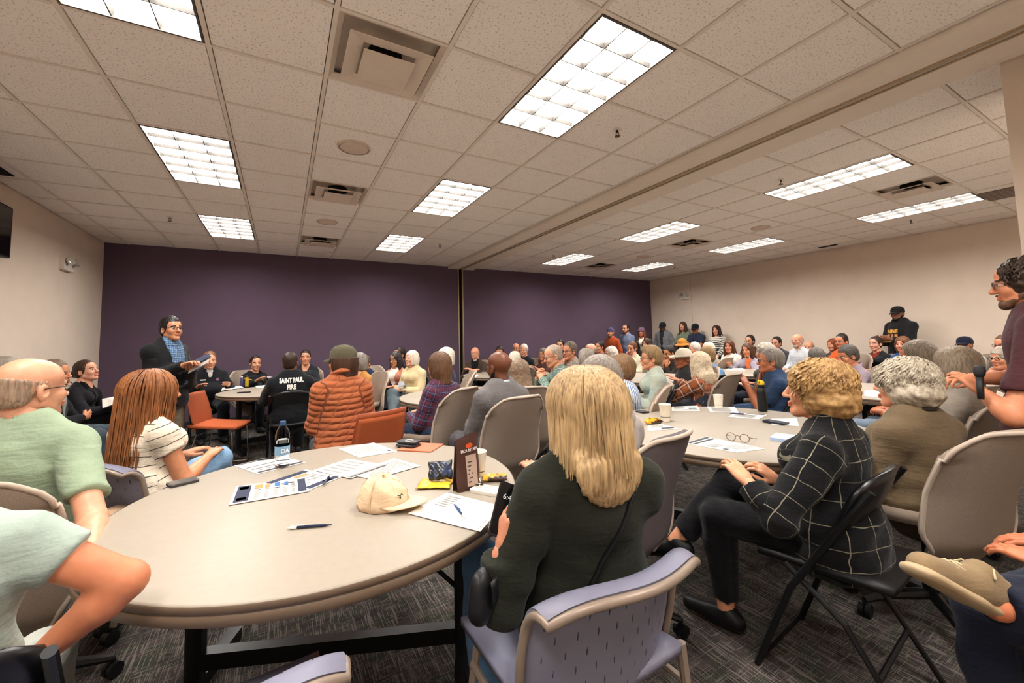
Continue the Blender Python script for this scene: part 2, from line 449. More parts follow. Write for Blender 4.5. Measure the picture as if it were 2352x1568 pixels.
SPK = [((2, 3), 'round speaker grille between the large vent and the next one'), ((2, 7), 'round speaker grille near the small vent by the purple wall'),
       ((12, 3), 'round speaker grille in the right half, nearer one'), ((12, 7), 'round speaker grille in the right half, farther one')]
for i, ((k, j), lb) in enumerate(SPK):
    r = empty('ceiling_speaker', (GX + TT * (k + .5) + (.1 if k == 12 else 0), GY + TT * (j + .5), CEIL))
    MB().lathe([(.135, .002), (.137, -.006), (.125, -.012)], 32, cap=False).build('ring', M_spk, r, True)
    MB().lathe([(.126, -.010), (.10, -.014), (.05, -.016), (.001, -.017)], 32).build('grille', M_spk, r, True)
    tag(r, lb, 'speaker', 'ceiling speakers')
M_brass = mat('sprinkler_metal', '#5a4a3a', .35, metal=.8)
SPR = [(5.56, 1.43, 'sprinkler head beside the largest ceiling light'), (-.5, 8.47, 'sprinkler head at the far left above the purple corner'), (5.56, 8.5, 'sprinkler head beside the small light left of the track'),
       (9.56, 1.41, 'sprinkler head beside the nearest light right of the track'), (9.55, 8.5, 'sprinkler head beside the farthest light right of the track'), (15.6, 1.41, 'sprinkler head near the right wall, nearer one'), (15.5, 8.46, 'sprinkler head near the right wall, farther one')]
sp0 = None
for (k, j, lb) in SPR:
    if sp0 is None:
        r = sp0 = empty('sprinkler')
        MB().lathe([(.033, 0), (.03, -.006), (.012, -.008)], 16).build('escutcheon', M_white, r)
        MB().lathe([(.009, 0), (.009, -.03)], 10).tube([(-.014, 0, -.02), (-.016, 0, -.04), (0, 0, -.055), (.016, 0, -.04), (.014, 0, -.02)], .003, 6).build('frame', M_brass, r)
        MB().lathe([(.022, -.055), (.024, -.058)], 12).build('deflector', M_brass, r)
    else: r = copy_tree(sp0)
    r.location = (GX + TT * k, GY + TT * j, CEIL); tag(r, lb, 'sprinkler', 'ceiling sprinklers')
# linear grilles near the walls
r = MB().box((7.72, .95, CEIL - .008), (8.30, 1.50, CEIL)).build('return_grille', mat('grille_grey', '#77695d', .6)); tag(r, 'dark rectangular return grille beside the pier at far right', 'grille')
for q in range(9):
    MB().box((7.74, .98 + q * .056, CEIL - .014), (8.28, .995 + q * .056, CEIL - .008)).build('slat', mat('grille_slat', '#8d7e70', .6), r)
r = MB().box((9.42, 3.70, CEIL - .010), (9.50, 4.00, CEIL)).build('slot_vent', M_dark); tag(r, 'thin dark slot vent at the top of the right wall', 'slot vent')
r = MB().box((-2.47, 4.60, CEIL - .010), (-2.30, 5.66, CEIL)).build('slot_vent', M_dark); tag(r, 'dark slot vent along the left wall by the ceiling', 'slot vent')
# emergency lights
def emerg(loc, rz, lb):
    r = empty('emergency_light', loc, rz)    # local +Y points off the wall
    MB().rbox((-.15, 0, -.075), (.15, .05, .075), .02, 3, axis=1).build('housing', M_white, r)
    for s in (-1, 1):
        MB().lathe([(.02, 0), (.05, .03), (.055, .06), (.05, .062)], 18, (0, 0, 0)).build('lamp_head', mat('lamp_chrome', '#d8d4cc', .2, metal=.6), r).matrix_local = Matrix.Translation((s * .075, .045, .03)) @ Matrix.Rotation(-math.pi / 2 + .35, 4, 'X') @ Matrix.Rotation(s * .3, 4, 'Y')
    tag(r, lb, 'emergency light', 'wall emergency lights')
emerg((XL, 7.40, 2.46), -math.pi / 2, 'twin-head emergency light on the left wall')
emerg((XR, 7.45, 2.43), math.pi / 2, 'twin-head emergency light on the right wall')
# dark screen on the left wall (only its edge is in view)
r = empty('wall_screen', (XL, 5.1, 2.55)); MB().rbox((.02, -.92, -.26), (.07, .92, .26), .015, 3, axis=0).build('bezel', M_blackpl, r)
MB().box((.0701, -.9, -.245), (.072, .9, .245)).build('display', mat('screen_glass', '#050507', .1, spec=.5, var=0), r); tag(r, 'black screen on the left wall at the edge of view', 'screen')
# ================================================================== tables and chairs
M_lam = mat('laminate_cream', '#9b9183', .42, spec=.25, var=.025, vscale=40)
M_edge = mat('edge_band_oak', '#6b5949', .5, var=.08, vscale=5)
M_edge2 = mat('edge_band_pale', '#c8b096', .5, var=.05, vscale=5)
M_blk = mat('black_steel', '#0e0e10', .4, spec=.4, var=0)
M_chrome = mat('chrome', '#c9c6c0', .15, metal=1, var=0)
def table(c, r, lb, ang=0, full=True):
    t = empty('round_table', (c[0], c[1], 0), ang)
    o = MB().lathe([(r - .02, .688), (r - .004, .690), (r - .001, .694), (r - .001, .734), (r - .003, .738), (r - .010, .74)], 96).build('tabletop', [M_lam], t)
    MB().lathe([(r - .0005, .690), (r + .002, .692), (r + .002, .7165), (r - .0005, .7175)], 96, cap=False).build('edge_band', M_edge, t, True)
    MB().lathe([(r - .0005, .7195), (r + .002, .7205), (r + .002, .7345), (r - .0005, .7375)], 96, cap=False).build('edge_band', M_edge, t, True)
    autosmooth(o, 50)
    for s in (-1, 1):
        MB().rbox((s * .52 - .03, -.035, .05), (s * .52 + .03, .035, .695), .02).build('leg', M_blk, t)
        MB().rbox((s * .52 - .03, -.30, .0), (s * .52 + .03, .30, .05), .02).build('foot', M_blk, t)
        MB().box((s * .52 - .02, -.28, .67), (s * .52 + .02, .28, .695)).build('bracket', M_blk, t)
        MB().tube([(s * .50, 0, .30), (s * .10, 0, .69)], .010, 8).build('brace', M_blk, t)
    MB().box((-.50, -.025, .09), (.50, .025, .15)).build('stretcher', M_blk, t)
    tag(t, lb, 'table', 'round laminate tables'); return t
a1 = math.atan2(1.696 - 2.134, .681 + .381)
table((.20, 1.886), .757, 'large round cream table in the foreground with papers, cap and water bottle', a1)
table((2.575, 1.67), .80, 'round cream table at right with eyeglasses and a black bottle', 2.1)
table((.02, 6.45), .762, 'round table of the uniformed officers by the purple wall', .3)
table((1.85, 4.27), .762, 'round table beyond the man in the grey suit', 1.0)
table((3.50, 6.40), .762, 'far round table of the bearded man in the brown jacket', .2)
table((4.72, 4.33), .762, 'round table behind the woman in the pale denim jacket', 1.2)
table((6.45, 3.95), .762, 'round table in front of the woman in the white sweater', .5)
table((5.32, 1.73), .762, 'round table with a paper cup behind the curly blonde woman', 1.4)

# ---- chairs (local +Y is the way the sitter faces)
def chairfab(name, c):
    s = NT(name); a = lin(c); s.col(s.ramp(s.noise(420, detail=2), tuple(x * .78 for x in a), tuple(min(1, x * 1.1) for x in a)))
    s.set(Roughness=.95); s.b.inputs['Specular IOR Level'].default_value = .1; s.bump(s.noise(700, detail=1), .25, .002); return s.m
M_cfab = chairfab('chair_fabric_taupe', '#9a8a7c'); M_cfab2 = chairfab('chair_fabric_slate', '#6a6264')
M_shell = mat('chair_shell_grey', '#8b8178', .7, bump=.3, bscale=900)
def swivel_base(r):
    MB().lathe([(.03, .10), (.03, .25), (.022, .25), (.022, .40)], 14).build('column', M_blk, r)
    for k in range(5):
        a = 2 * math.pi * k / 5 + .3; ca, sa = math.cos(a), math.sin(a)
        l = MB().tube([(.02 * ca, .02 * sa, .115), (.18 * ca, .18 * sa, .105), (.29 * ca, .29 * sa, .075)], [.026, .022, .014], 8).build('base_leg', M_blk, r)
        m = MB()
        for s in (-1, 1):
            m.M = Matrix.Translation((.29 * ca, .29 * sa, .03)) @ Matrix.Rotation(a + .7, 4, 'Z') @ Matrix.Translation((0, s * .013, 0)) @ Matrix.Rotation(math.pi / 2, 4, 'X')
            m.lathe([(.012, -.009), (.029, -.009), (.029, .009), (.012, .009)], 14)
        m.M = None; m.lathe([(.011, .03), (.011, .075)], 8, (.29 * ca, .29 * sa, 0)); m.build('caster', M_blk, l)
def taupe_chair(fabm=None, arms=False):
    r = empty('task_chair'); fabm = fabm or M_cfab
    rows = []
    for i in range(25):
        t = i / 24; z = .20 + t * .73                                     # back shell: narrow tail, wide wings, rounded top
        hw = .075 + .20 * min(1, max(0, (t - .03) / .36)) ** .75
        if t > .38: hw = .275 - .035 * (t - .38) / .62
        if t > .9: hw -= .05 * ((t - .9) / .1) ** 2
        row = []
        for j in range(17):
            u = -1 + j / 8; x = u * hw
            y = -.20 - .24 * max(0, t - .2) ** 1.3 + .10 * (abs(u) ** 2.4) * min(1, t * 1.6) * (hw / .27)
            if t < .3: y += .16 * (.3 - t) / .3
            zz = z - (.035 * abs(u) ** 6 if t > .85 else 0)
            row.append((x, y, zz))
        rows.append(row)
    b = MB().sheet(rows, .028).build('backrest', fabm, r, True); autosmooth(b, 60)
    rim = [rows[i][0] for i in range(4, 25)] + rows[24][1:-1] + [rows[i][16] for i in range(24, 3, -1)]
    MB().tube(rim, .010, 6).build('rim', mat('chair_piping', '#b5a596', .8), b, True)
    g = []
    for i in range(13):
        v = i / 12; row = []
        for j in range(13):
            u = -1 + j / 6; hw = .17 + .08 * min(1, v * 2.2) - .03 * v ** 3
            row.append((u * hw * (1 - .25 * (v > .95)), -.20 + .46 * v, .455 + .02 * u * u - .035 * max(0, v - .75) ** 1.2 * 4 * .5 + .02 * (1 - v) ** 2))
        g.append(row)
    MB().sheet([list(reversed(q)) for q in g], .055).build('seat', fabm, r, True)
    if arms:
        for s in (-1, 1):
            MB().tube([(s * .27, -.20, .47), (s * .30, -.14, .64), (s * .30, .05, .66), (s * .30, .14, .64), (s * .275, .12, .46)], .014, 8).build('armrest', M_blk, r, True)
    swivel_base(r); return r
def folding_chair():
    r = empty('folding_chair')
    for s in (-1, 1):
        MB().tube([(s * .22, .24, .0), (s * .22, .10, .36), (s * .22, -.06, .62), (s * .215, -.17, .79)], .012, 8).build('front_leg', M_blk, r)
        MB().tube([(s * .20, -.24, .0), (s * .20, -.06, .30), (s * .20, .12, .44)], .011, 8).build('rear_leg', M_blk, r)
    for (yy, zz, ww) in ((.235, .02, .22), (-.235, .02, .20), (-.14, .16, .20)): MB().tube([(-ww, yy, zz), (ww, yy, zz)], .009, 6).build('crossbar', M_blk, r)
    MB().sheet([[(x, -.20 + .42 * v, .445 + .012 * (x / .2) ** 2 - .02 * v) for x in (.20, .12, .04, -.04, -.12, -.20)] for v in (0, .2, .5, .8, 1)], .025).build('seat', M_blackpl, r, True)
    rows = []
    for i in range(9):
        t = i / 8; z = .56 + .25 * t; hw = .215 if t < .8 else .215 - .05 * ((t - .8) / .2) ** 2
        rows.append([(u * hw, -.04 - .13 * (z - .58) / .28 - .05 * (1 - u * u), z + (.02 * (1 - u * u) if t > .8 else 0)) for u in (-1, -.75, -.4, 0, .4, .75, 1)])
    MB().sheet(rows, .018).build('backrest', mat('folding_chair_back', '#0f0f12', .3, spec=.5, var=0), r, True)
    return r
M_orp = mat('chair_orange_plastic', '#984a2a', .55); M_orf = chairfab('chair_fabric_orange', '#b25c38')
def orange_chair():
    r = empty('stacking_chair')
    rows = []
    for i in range(13):
        t = i / 12; z = .44 + .40 * t; hw = .20 + .02 * math.sin(t * 3)
        rows.append([(u * hw, -.20 - .10 * t ** 1.2 + .045 * u * u, z) for u in (-1, -.85, -.5, 0, .5, .85, 1)])
    MB().sheet(rows, .014).build('backrest', M_orp, r, True)
    rows2 = [[(p[0] * .92, p[1] + .006, p[2]) for p in row] for row in rows[2:12]]
    MB().sheet([list(q) for q in rows2], -.012).build('back_pad', M_orf, r, True)
    g = [[(u * .215, -.22 + .46 * v, .45 + .015 * u * u + .03 * (1 - v) ** 3 - .02 * v * v) for u in (1, .8, .4, 0, -.4, -.8, -1)] for v in [k / 8 for k in range(9)]]
    MB().sheet(g, .03).build('seat', M_orf, r, True)
    for s in (-1, 1):
        MB().tube([(s * .20, .20, .42), (s * .22, .22, .02), (s * .22, .20, .01), (s * .22, -.20, .01), (s * .22, -.23, .03), (s * .19, -.14, .42)], .008, 8).build('leg', M_chrome, r)
    for yy in (.18, -.12): MB().tube([(-.2, yy, .41), (.2, yy, .41)], .007, 6).build('cross_rail', M_chrome, r)
    return r
M_lav = mat('chair_plastic_lavender', '#77778a', .38, spec=.45, bump=.15, bscale=1200); M_lavin = mat('chair_back_mesh', '#47424c', .6); M_tube = mat('chair_frame_taupe', '#8f7f72', .4, metal=.2)
def perforated_chair():
    r = empty('perforated_chair'); n, m = 41, 33; hole = set()
    def pt(i, j):
        t = i / (m - 1); u = -1 + 2 * j / (n - 1)
        hw = .235 + .015 * math.sin(t * 3.1); z = .46 + .335 * t; y = -.20 - .055 * t + .085 * u * u
        if t > .82:                                                     # rolled top edge
            q = (t - .82) / .18; z = .46 + .335 * .82 + .06 * math.sin(q * 1.9); y = -.20 - .045 + .085 * u * u - .085 * q ** 1.3
        z -= .05 * u ** 4 * t
        return (u * hw, y, z)
    G = [[pt(i, j) for j in range(n)] for i in range(m)]
    for bi in list(range(2, m - 9, 4)) + [m - 5]:
        off = 0 if (bi // 4) % 2 else 2
        for bj in range(3 + off, n - 3, 4): hole |= {(bi, bj), (bi + 1, bj)}
    V = np.array(G); du = np.gradient(V, axis=0); dv = np.gradient(V, axis=1); nn = np.cross(dv, du); nn /= np.linalg.norm(nn, axis=2, keepdims=True)
    B = V - nn * .009; idx = lambda i, j: i * n + j; N = m * n; F = []
    # slots are narrow lens shapes: pinch the cells that stay open
    for i in range(m - 1):
        for j in range(n - 1):
            if (i, j) in hole: continue
            F.append((idx(i, j), idx(i, j + 1), idx(i + 1, j + 1), idx(i + 1, j))); F.append((N + idx(i + 1, j), N + idx(i + 1, j + 1), N + idx(i, j + 1), N + idx(i, j)))
            for (a, b, ni, nj) in (((i, j), (i, j + 1), i - 1, j), ((i, j + 1), (i + 1, j + 1), i, j + 1), ((i + 1, j + 1), (i + 1, j), i + 1, j), ((i + 1, j), (i, j), i, j - 1)):
                if (ni, nj) in hole or ni < 0 or nj < 0 or ni >= m - 1 or nj >= n - 1: F.append((idx(*b), idx(*a), N + idx(*a), N + idx(*b)))
    for (i, j) in hole:
        if (i - 1, j) in hole: continue
        for q in (0, 1, 2):
            for arr in (V, B):
                mid = (arr[i + q, j] + arr[i + q, j + 1]) / 2; k = {0: .12, 1: .42, 2: .12}[q]
                arr[i + q, j] = mid + (arr[i + q, j] - mid) * k * 1.0 if q != 1 else mid + (arr[i + q, j] - mid) * .36
                arr[i + q, j + 1] = mid + (arr[i + q, j + 1] - mid) * k * 1.0 if q != 1 else mid + (arr[i + q, j + 1] - mid) * .36
    o = mesh_obj('backrest', np.vstack([V.reshape(-1, 3), B.reshape(-1, 3)]), F, M_lav, r, True); autosmooth(o, 50)
    e = [G[i][0] for i in range(0, m)] + [G[m - 1][j] for j in range(1, n - 1)] + [G[i][n - 1] for i in range(m - 1, -1, -1)]
    MB().tube([(p[0] * 1.01, p[1] - .008, p[2] - .004) for p in e], .011, 8).build('back_frame', M_tube, r, True)
    g = [[(u * .235, -.20 + .45 * v, .45 + .012 * u * u + .02 * (1 - v) ** 3 - .03 * max(0, v - .8)) for u in (1, .8, .4, 0, -.4, -.8, -1)] for v in [k / 8 for k in range(9)]]
    MB().sheet(g, .022).build('seat', M_lav, r, True)
    for s in (-1, 1):
        MB().tube([(s * .235, -.19, .50), (s * .24, -.20, .36), (s * .25, -.27, .07)], .013, 8).build('leg', M_tube, r)
        MB().tube([(s * .22, .16, .44), (s * .25, .22, .07)], .013, 8).build('leg', M_tube, r)
        MB().tube([(s * .238, -.20, .40), (s * .235, .16, .40)], .010, 8).build('side_rail', M_tube, r)
        for y in (-.28, .225):
            mm = MB(); mm.M = Matrix.Translation((s * .25, y, .032)) @ Matrix.Rotation(math.pi / 2, 4, 'Y')
            mm.lathe([(.012, -.02), (.031, -.018), (.031, .018), (.012, .02)], 14); mm.M = None; mm.lathe([(.012, .03), (.012, .075)], 8, (s * .25, y, 0)).build('caster', M_blk, r)
    return r
CHAIR_PROTO = {}
CHAIR_MK = {'taupe': taupe_chair, 'taupe_arm': lambda: taupe_chair(None, True), 'slate': lambda: taupe_chair(M_cfab2), 'fold': folding_chair, 'orange': orange_chair, 'plastic': perforated_chair}
CHAIR_TXT = {'taupe': ('taupe upholstered swivel chair', 'taupe swivel chairs'), 'taupe_arm': ('taupe upholstered swivel chair with black arms', 'taupe swivel chairs'), 'slate': ('slate grey upholstered swivel chair', 'taupe swivel chairs'), 'fold': ('black folding chair', 'black folding chairs'),
             'orange': ('orange stacking chair', 'orange stacking chairs'), 'plastic': ('lavender plastic chair with slotted back', 'slotted plastic chairs')}
def chair(kind, x, y, heading, under, z=0):
    if kind not in CHAIR_PROTO: o = CHAIR_PROTO[kind] = CHAIR_MK[kind]()
    else: o = copy_tree(CHAIR_PROTO[kind])
    o.location = (x, y, z); o.rotation_euler = (0, 0, -heading)
    tag(o, (CHAIR_TXT[kind][0] + ' ' + under), 'chair', CHAIR_TXT[kind][1]); return o
# ================================================================== people: implicit-surface figures
def C_(a, b, r1, r2, k=.02, flat=None, op='+', cut=None): return ('c', op, k, np.array(a, float), np.array(b, float), r1, r2, flat, cut)
def E_(c, r, k=.02, op='+', R=None): return ('e', op, k, np.array(c, float), np.array(r, float), R)
def surfnets(F, lo, h):
    nx, ny, nz = F.shape; S = F < 0
    c = S[:-1, :-1, :-1].astype(np.int8)
    for dx, dy, dz in ((1, 0, 0), (0, 1, 0), (1, 1, 0), (0, 0, 1), (1, 0, 1), (0, 1, 1), (1, 1, 1)):
        c = c + S[dx:nx - 1 + dx, dy:ny - 1 + dy, dz:nz - 1 + dz]
    act = (c > 0) & (c < 8); idx = np.argwhere(act)
    if len(idx) == 0: return np.zeros((0, 3)), np.zeros((0, 4), int)
    vid = np.full(act.shape, -1, np.int64); vid[act] = np.arange(len(idx))
    off = [(0, 0, 0), (1, 0, 0), (0, 1, 0), (1, 1, 0), (0, 0, 1), (1, 0, 1), (0, 1, 1), (1, 1, 1)]
    val = np.stack([F[idx[:, 0] + o[0], idx[:, 1] + o[1], idx[:, 2] + o[2]] for o in off], 1)
    acc = np.zeros((len(idx), 3)); cnt = np.zeros(len(idx))
    for a, b in ((0, 1), (2, 3), (4, 5), (6, 7), (0, 2), (1, 3), (4, 6), (5, 7), (0, 4), (1, 5), (2, 6), (3, 7)):
        va, vb = val[:, a], val[:, b]; m = (va < 0) != (vb < 0)
        t = np.where(m, va / np.where(m, va - vb, 1), 0); pa = np.array(off[a], float); pb = np.array(off[b], float)
        acc += np.where(m[:, None], pa + t[:, None] * (pb - pa), 0); cnt += m
    V = lo + h * (idx + acc / cnt[:, None]); Q = []
    for ax in range(3):
        sl0 = [slice(None)] * 3; sl1 = [slice(None)] * 3; sl0[ax] = slice(0, -1); sl1[ax] = slice(1, None)
        s0, s1 = S[tuple(sl0)], S[tuple(sl1)]; e = np.argwhere(s0 != s1)
        u, w = (ax + 1) % 3, (ax + 2) % 3
        ok = (e[:, u] > 0) & (e[:, w] > 0) & (e[:, u] < F.shape[u] - 1) & (e[:, w] < F.shape[w] - 1); e = e[ok]
        if len(e) == 0: continue
        def cell(du, dw):
            q = e.copy(); q[:, u] -= du; q[:, w] -= dw; return vid[q[:, 0], q[:, 1], q[:, 2]]
        quad = np.stack([cell(1, 1), cell(0, 1), cell(0, 0), cell(1, 0)], 1)
        flip = ~s0[e[:, 0], e[:, 1], e[:, 2]]; quad[flip] = quad[flip][:, ::-1]; Q.append(quad)
    return V, np.vstack(Q)
def sdf_mesh(prims, h, post=None, pad=.02):
    lo = np.full(3, 1e9); hi = -lo
    for p in prims:
        if p[1] != '+': continue
        if p[0] == 'c':
            m = max(p[5], p[6]); lo = np.minimum(lo, np.minimum(p[3], p[4]) - m); hi = np.maximum(hi, np.maximum(p[3], p[4]) + m)
        else: m = p[4].max() if p[5] is not None else p[4]; lo = np.minimum(lo, p[3] - m); hi = np.maximum(hi, p[3] + m)
    lo -= pad + 2 * h; hi += pad + 2 * h
    n = np.ceil((hi - lo) / h).astype(int) + 1
    ax = [(lo[i] + h * np.arange(n[i])).astype(np.float32) for i in range(3)]; F = np.full(n, .25, np.float32)
    for p in prims:
        k = p[2]; mg = k + 3.2 * h
        if p[0] == 'c':
            m = max(p[5], p[6]); a = np.minimum(p[3], p[4]) - m - mg; b = np.maximum(p[3], p[4]) + m + mg
        else: m = p[4].max() if p[5] is not None else p[4]; a = p[3] - m - mg; b = p[3] + m + mg
        i0 = np.clip(np.floor((a - lo) / h).astype(int), 0, n); i1 = np.clip(np.ceil((b - lo) / h).astype(int) + 1, 0, n)
        if (i1 <= i0).any(): continue
        sl = tuple(slice(i0[i], i1[i]) for i in range(3))
        X, Y, Z = ax[0][sl[0]][:, None, None], ax[1][sl[1]][None, :, None], ax[2][sl[2]][None, None, :]
        if p[0] == 'c':
            _, op, k, A, B, r1, r2, flat, cut = p; d = B - A; L2 = max(float(d @ d), 1e-9)
            t = np.clip(((X - A[0]) * d[0] + (Y - A[1]) * d[1] + (Z - A[2]) * d[2]) / L2, 0, 1)
            ex, ey, ez = X - A[0] - t * d[0], Y - A[1] - t * d[1], Z - A[2] - t * d[2]
            if flat is not None:
                nv, q = flat; dn = ex * nv[0] + ey * nv[1] + ez * nv[2]; f = dn * (1 / q - 1)
                ex = ex + f * nv[0]; ey = ey + f * nv[1]; ez = ez + f * nv[2]
            D = np.sqrt(ex * ex + ey * ey + ez * ez) - (r1 + t * (r2 - r1))
            if cut is not None:
                for (cp, cn) in cut: D = np.maximum(D, (X - cp[0]) * cn[0] + (Y - cp[1]) * cn[1] + (Z - cp[2]) * cn[2])
        else:
            _, op, k, c, r, R = p; x, y, z = X - c[0], Y - c[1], Z - c[2]
            if R is not None: x, y, z = R[0][0] * x + R[1][0] * y + R[2][0] * z, R[0][1] * x + R[1][1] * y + R[2][1] * z, R[0][2] * x + R[1][2] * y + R[2][2] * z
            k0 = np.sqrt((x / r[0]) ** 2 + (y / r[1]) ** 2 + (z / r[2]) ** 2); k1 = np.sqrt((x / r[0] ** 2) ** 2 + (y / r[1] ** 2) ** 2 + (z / r[2] ** 2) ** 2)
            D = k0 * (k0 - 1) / np.maximum(k1, 1e-6)
        G = F[sl]
        if p[1] == '+':
            q = np.clip(.5 + .5 * (G - D) / k, 0, 1); F[sl] = G * (1 - q) + D * q - k * q * (1 - q)
        else:
            D = -D; q = np.clip(.5 - .5 * (G - D) / k, 0, 1); F[sl] = G * (1 - q) + D * q + k * q * (1 - q)
    if post is not None: F = post(F, ax[0][:, None, None], ax[1][None, :, None], ax[2][None, None, :]).astype(np.float32)
    F[0] = F[-1] = .1; F[:, 0] = F[:, -1] = .1; F[:, :, 0] = F[:, :, -1] = .1
    return surfnets(F, lo, h)
def wobble(X, Y, Z, freq, seed, n=5):
    r = np.random.RandomState(seed); o = 0
    for i in range(n):
        d = r.normal(size=3); d *= freq * r.uniform(.6, 1.5) / np.linalg.norm(d); o = o + np.sin(d[0] * X + d[1] * Y + d[2] * Z + r.uniform(0, 6.3))
    return o / n

HEADS = {}
def head_template(h, fem):
    key = (h, fem)
    if key in HEADS: return HEADS[key]
    j = .92 if fem else 1.0
    P = [E_((0, -.018, .036), (.076, .096, .089), .02), E_((0, .03, -.03), (.058 * j, .062, .086), .03), E_((0, .03, .05), (.062, .058, .055), .03)]
    for s in (-1, 1):
        P += [C_((s * .050 * j, -.008, -.058), (s * .012, .068, -.098), .020, .019, .025), E_((s * .036, .060, -.028), (.026, .026, .028), .02)]
    P += [E_((0, .076, -.099), (.019, .016, .016), .015), C_((-.034, .083, .019), (.034, .083, .019), .0095 if not fem else .007, .0095 if not fem else .007, .012)]
    for s in (-1, 1): P += [E_((s * .032, .102, .001), (.020, .017, .0125), .012, '-')]
    P += [C_((0, .090, .014), (0, .110, -.026), .0075, .0115, .010), E_((0, .112, -.030), (.0125, .0115, .010), .006)]
    for s in (-1, 1): P += [E_((s * .012, .101, -.033), (.0085, .011, .0075), .006), E_((s * .078, -.012, -.012), (.009, .020, .032), .006), E_((s * .083, -.006, -.008), (.006, .010, .016), .004, '-')]
    P += [C_((-.017, .094, -.0585), (.017, .094, -.0585), .0065, .0065, .006), C_((-.015, .0935, -.070), (.015, .0935, -.070), .0075, .0075, .006), C_((-.024, .104, -.0645), (.024, .104, -.0645), .0022, .0022, .004, op='-')]
    P += [C_((0, -.028, -.06), (0, -.058, -.20), .050 * j, .056 * j, .02), C_((0, .0, -.075), (0, -.03, -.20), .036 * j, .042 * j, .025)]
    V, Q = sdf_mesh(P, h); c = V[Q].mean(1); mi = np.zeros(len(Q), int)
    lip = ((c[:, 0] / .025) ** 2 + ((c[:, 2] + .0645) / .0125) ** 2 < 1) & (c[:, 1] > .085); mi[lip] = 1
    ax = np.abs(c[:, 0]); br = (ax > .013) & (ax < .050) & (np.abs(c[:, 2] - .0245 + .002 * (ax > .038)) < .0055) & (c[:, 1] > .062); mi[br] = 4
    VV = [V]; QQ = [Q]; MI = [mi]; n0 = len(V)
    for s in (-1, 1):                                        # eyeballs
        m = MB(); m.M = Matrix.Translation((s * .031, .0765, .002)) @ Matrix.Rotation(-math.pi / 2, 4, 'X'); m.sphere((0, 0, 0), .0135, 12, 10)
        tri = [f if len(f) == 4 else (f[0], f[1], f[2], f[2]) for f in m.f]
        cc = np.array([np.mean([m.v[i] for i in f], axis=0) for f in m.f]); d = cc - np.array((s * .031, .0765, .002)); d /= np.linalg.norm(d, axis=1, keepdims=True)
        VV.append(np.array(m.v)); QQ.append(np.array(tri) + n0); MI.append(np.where(d[:, 1] > .80, 3, 2)); n0 += len(m.v)
    HEADS[key] = (np.vstack(VV), np.vstack(QQ), np.concatenate(MI)); return HEADS[key]
HANDS = {}
def hand_template(h, curl):
    key = (h, curl)
    if key in HANDS: return HANDS[key]
    P = [E_((0, .048, 0), (.041, .052, .0145), .012), C_((0, -.045, 0), (0, .02, 0), .027, .030, .015, ((0, 0, 1), .75))]
    for x, y, L, r in ((-.032, .086, .071, .0092), (-.0105, .092, .079, .0095), (.0115, .088, .073, .0092), (.031, .078, .057, .0083)):
        p = np.array((x, y, 0)); a = curl * .45; sp = x * 1.3
        P.append(C_((x * .6, .03, 0), p, .013, .0115, .01))
        for sgm, q in ((.45, 1), (.30, .92), (.25, .84)):
            d = np.array((math.sin(sp) * math.cos(a), math.cos(sp) * math.cos(a), -math.sin(a))); p2 = p + d * L * sgm
            P.append(C_(p, p2, r * q, r * q * .93, .004)); p = p2; a += curl
    t0 = np.array((-.026, .018, -.006)); t1 = np.array((-.050, .050, -.014 - .012 * curl)); t2 = np.array((-.052 + .012 * curl, .080, -.020 - .02 * curl)); t3 = np.array((-.046 + .024 * curl, .102, -.024 - .03 * curl))
    P += [C_(t0, t1, .015, .0125, .01), C_(t1, t2, .0115, .0102, .005), C_(t2, t3, .0102, .0085, .004)]
    HANDS[key] = sdf_mesh(P, h); return HANDS[key]

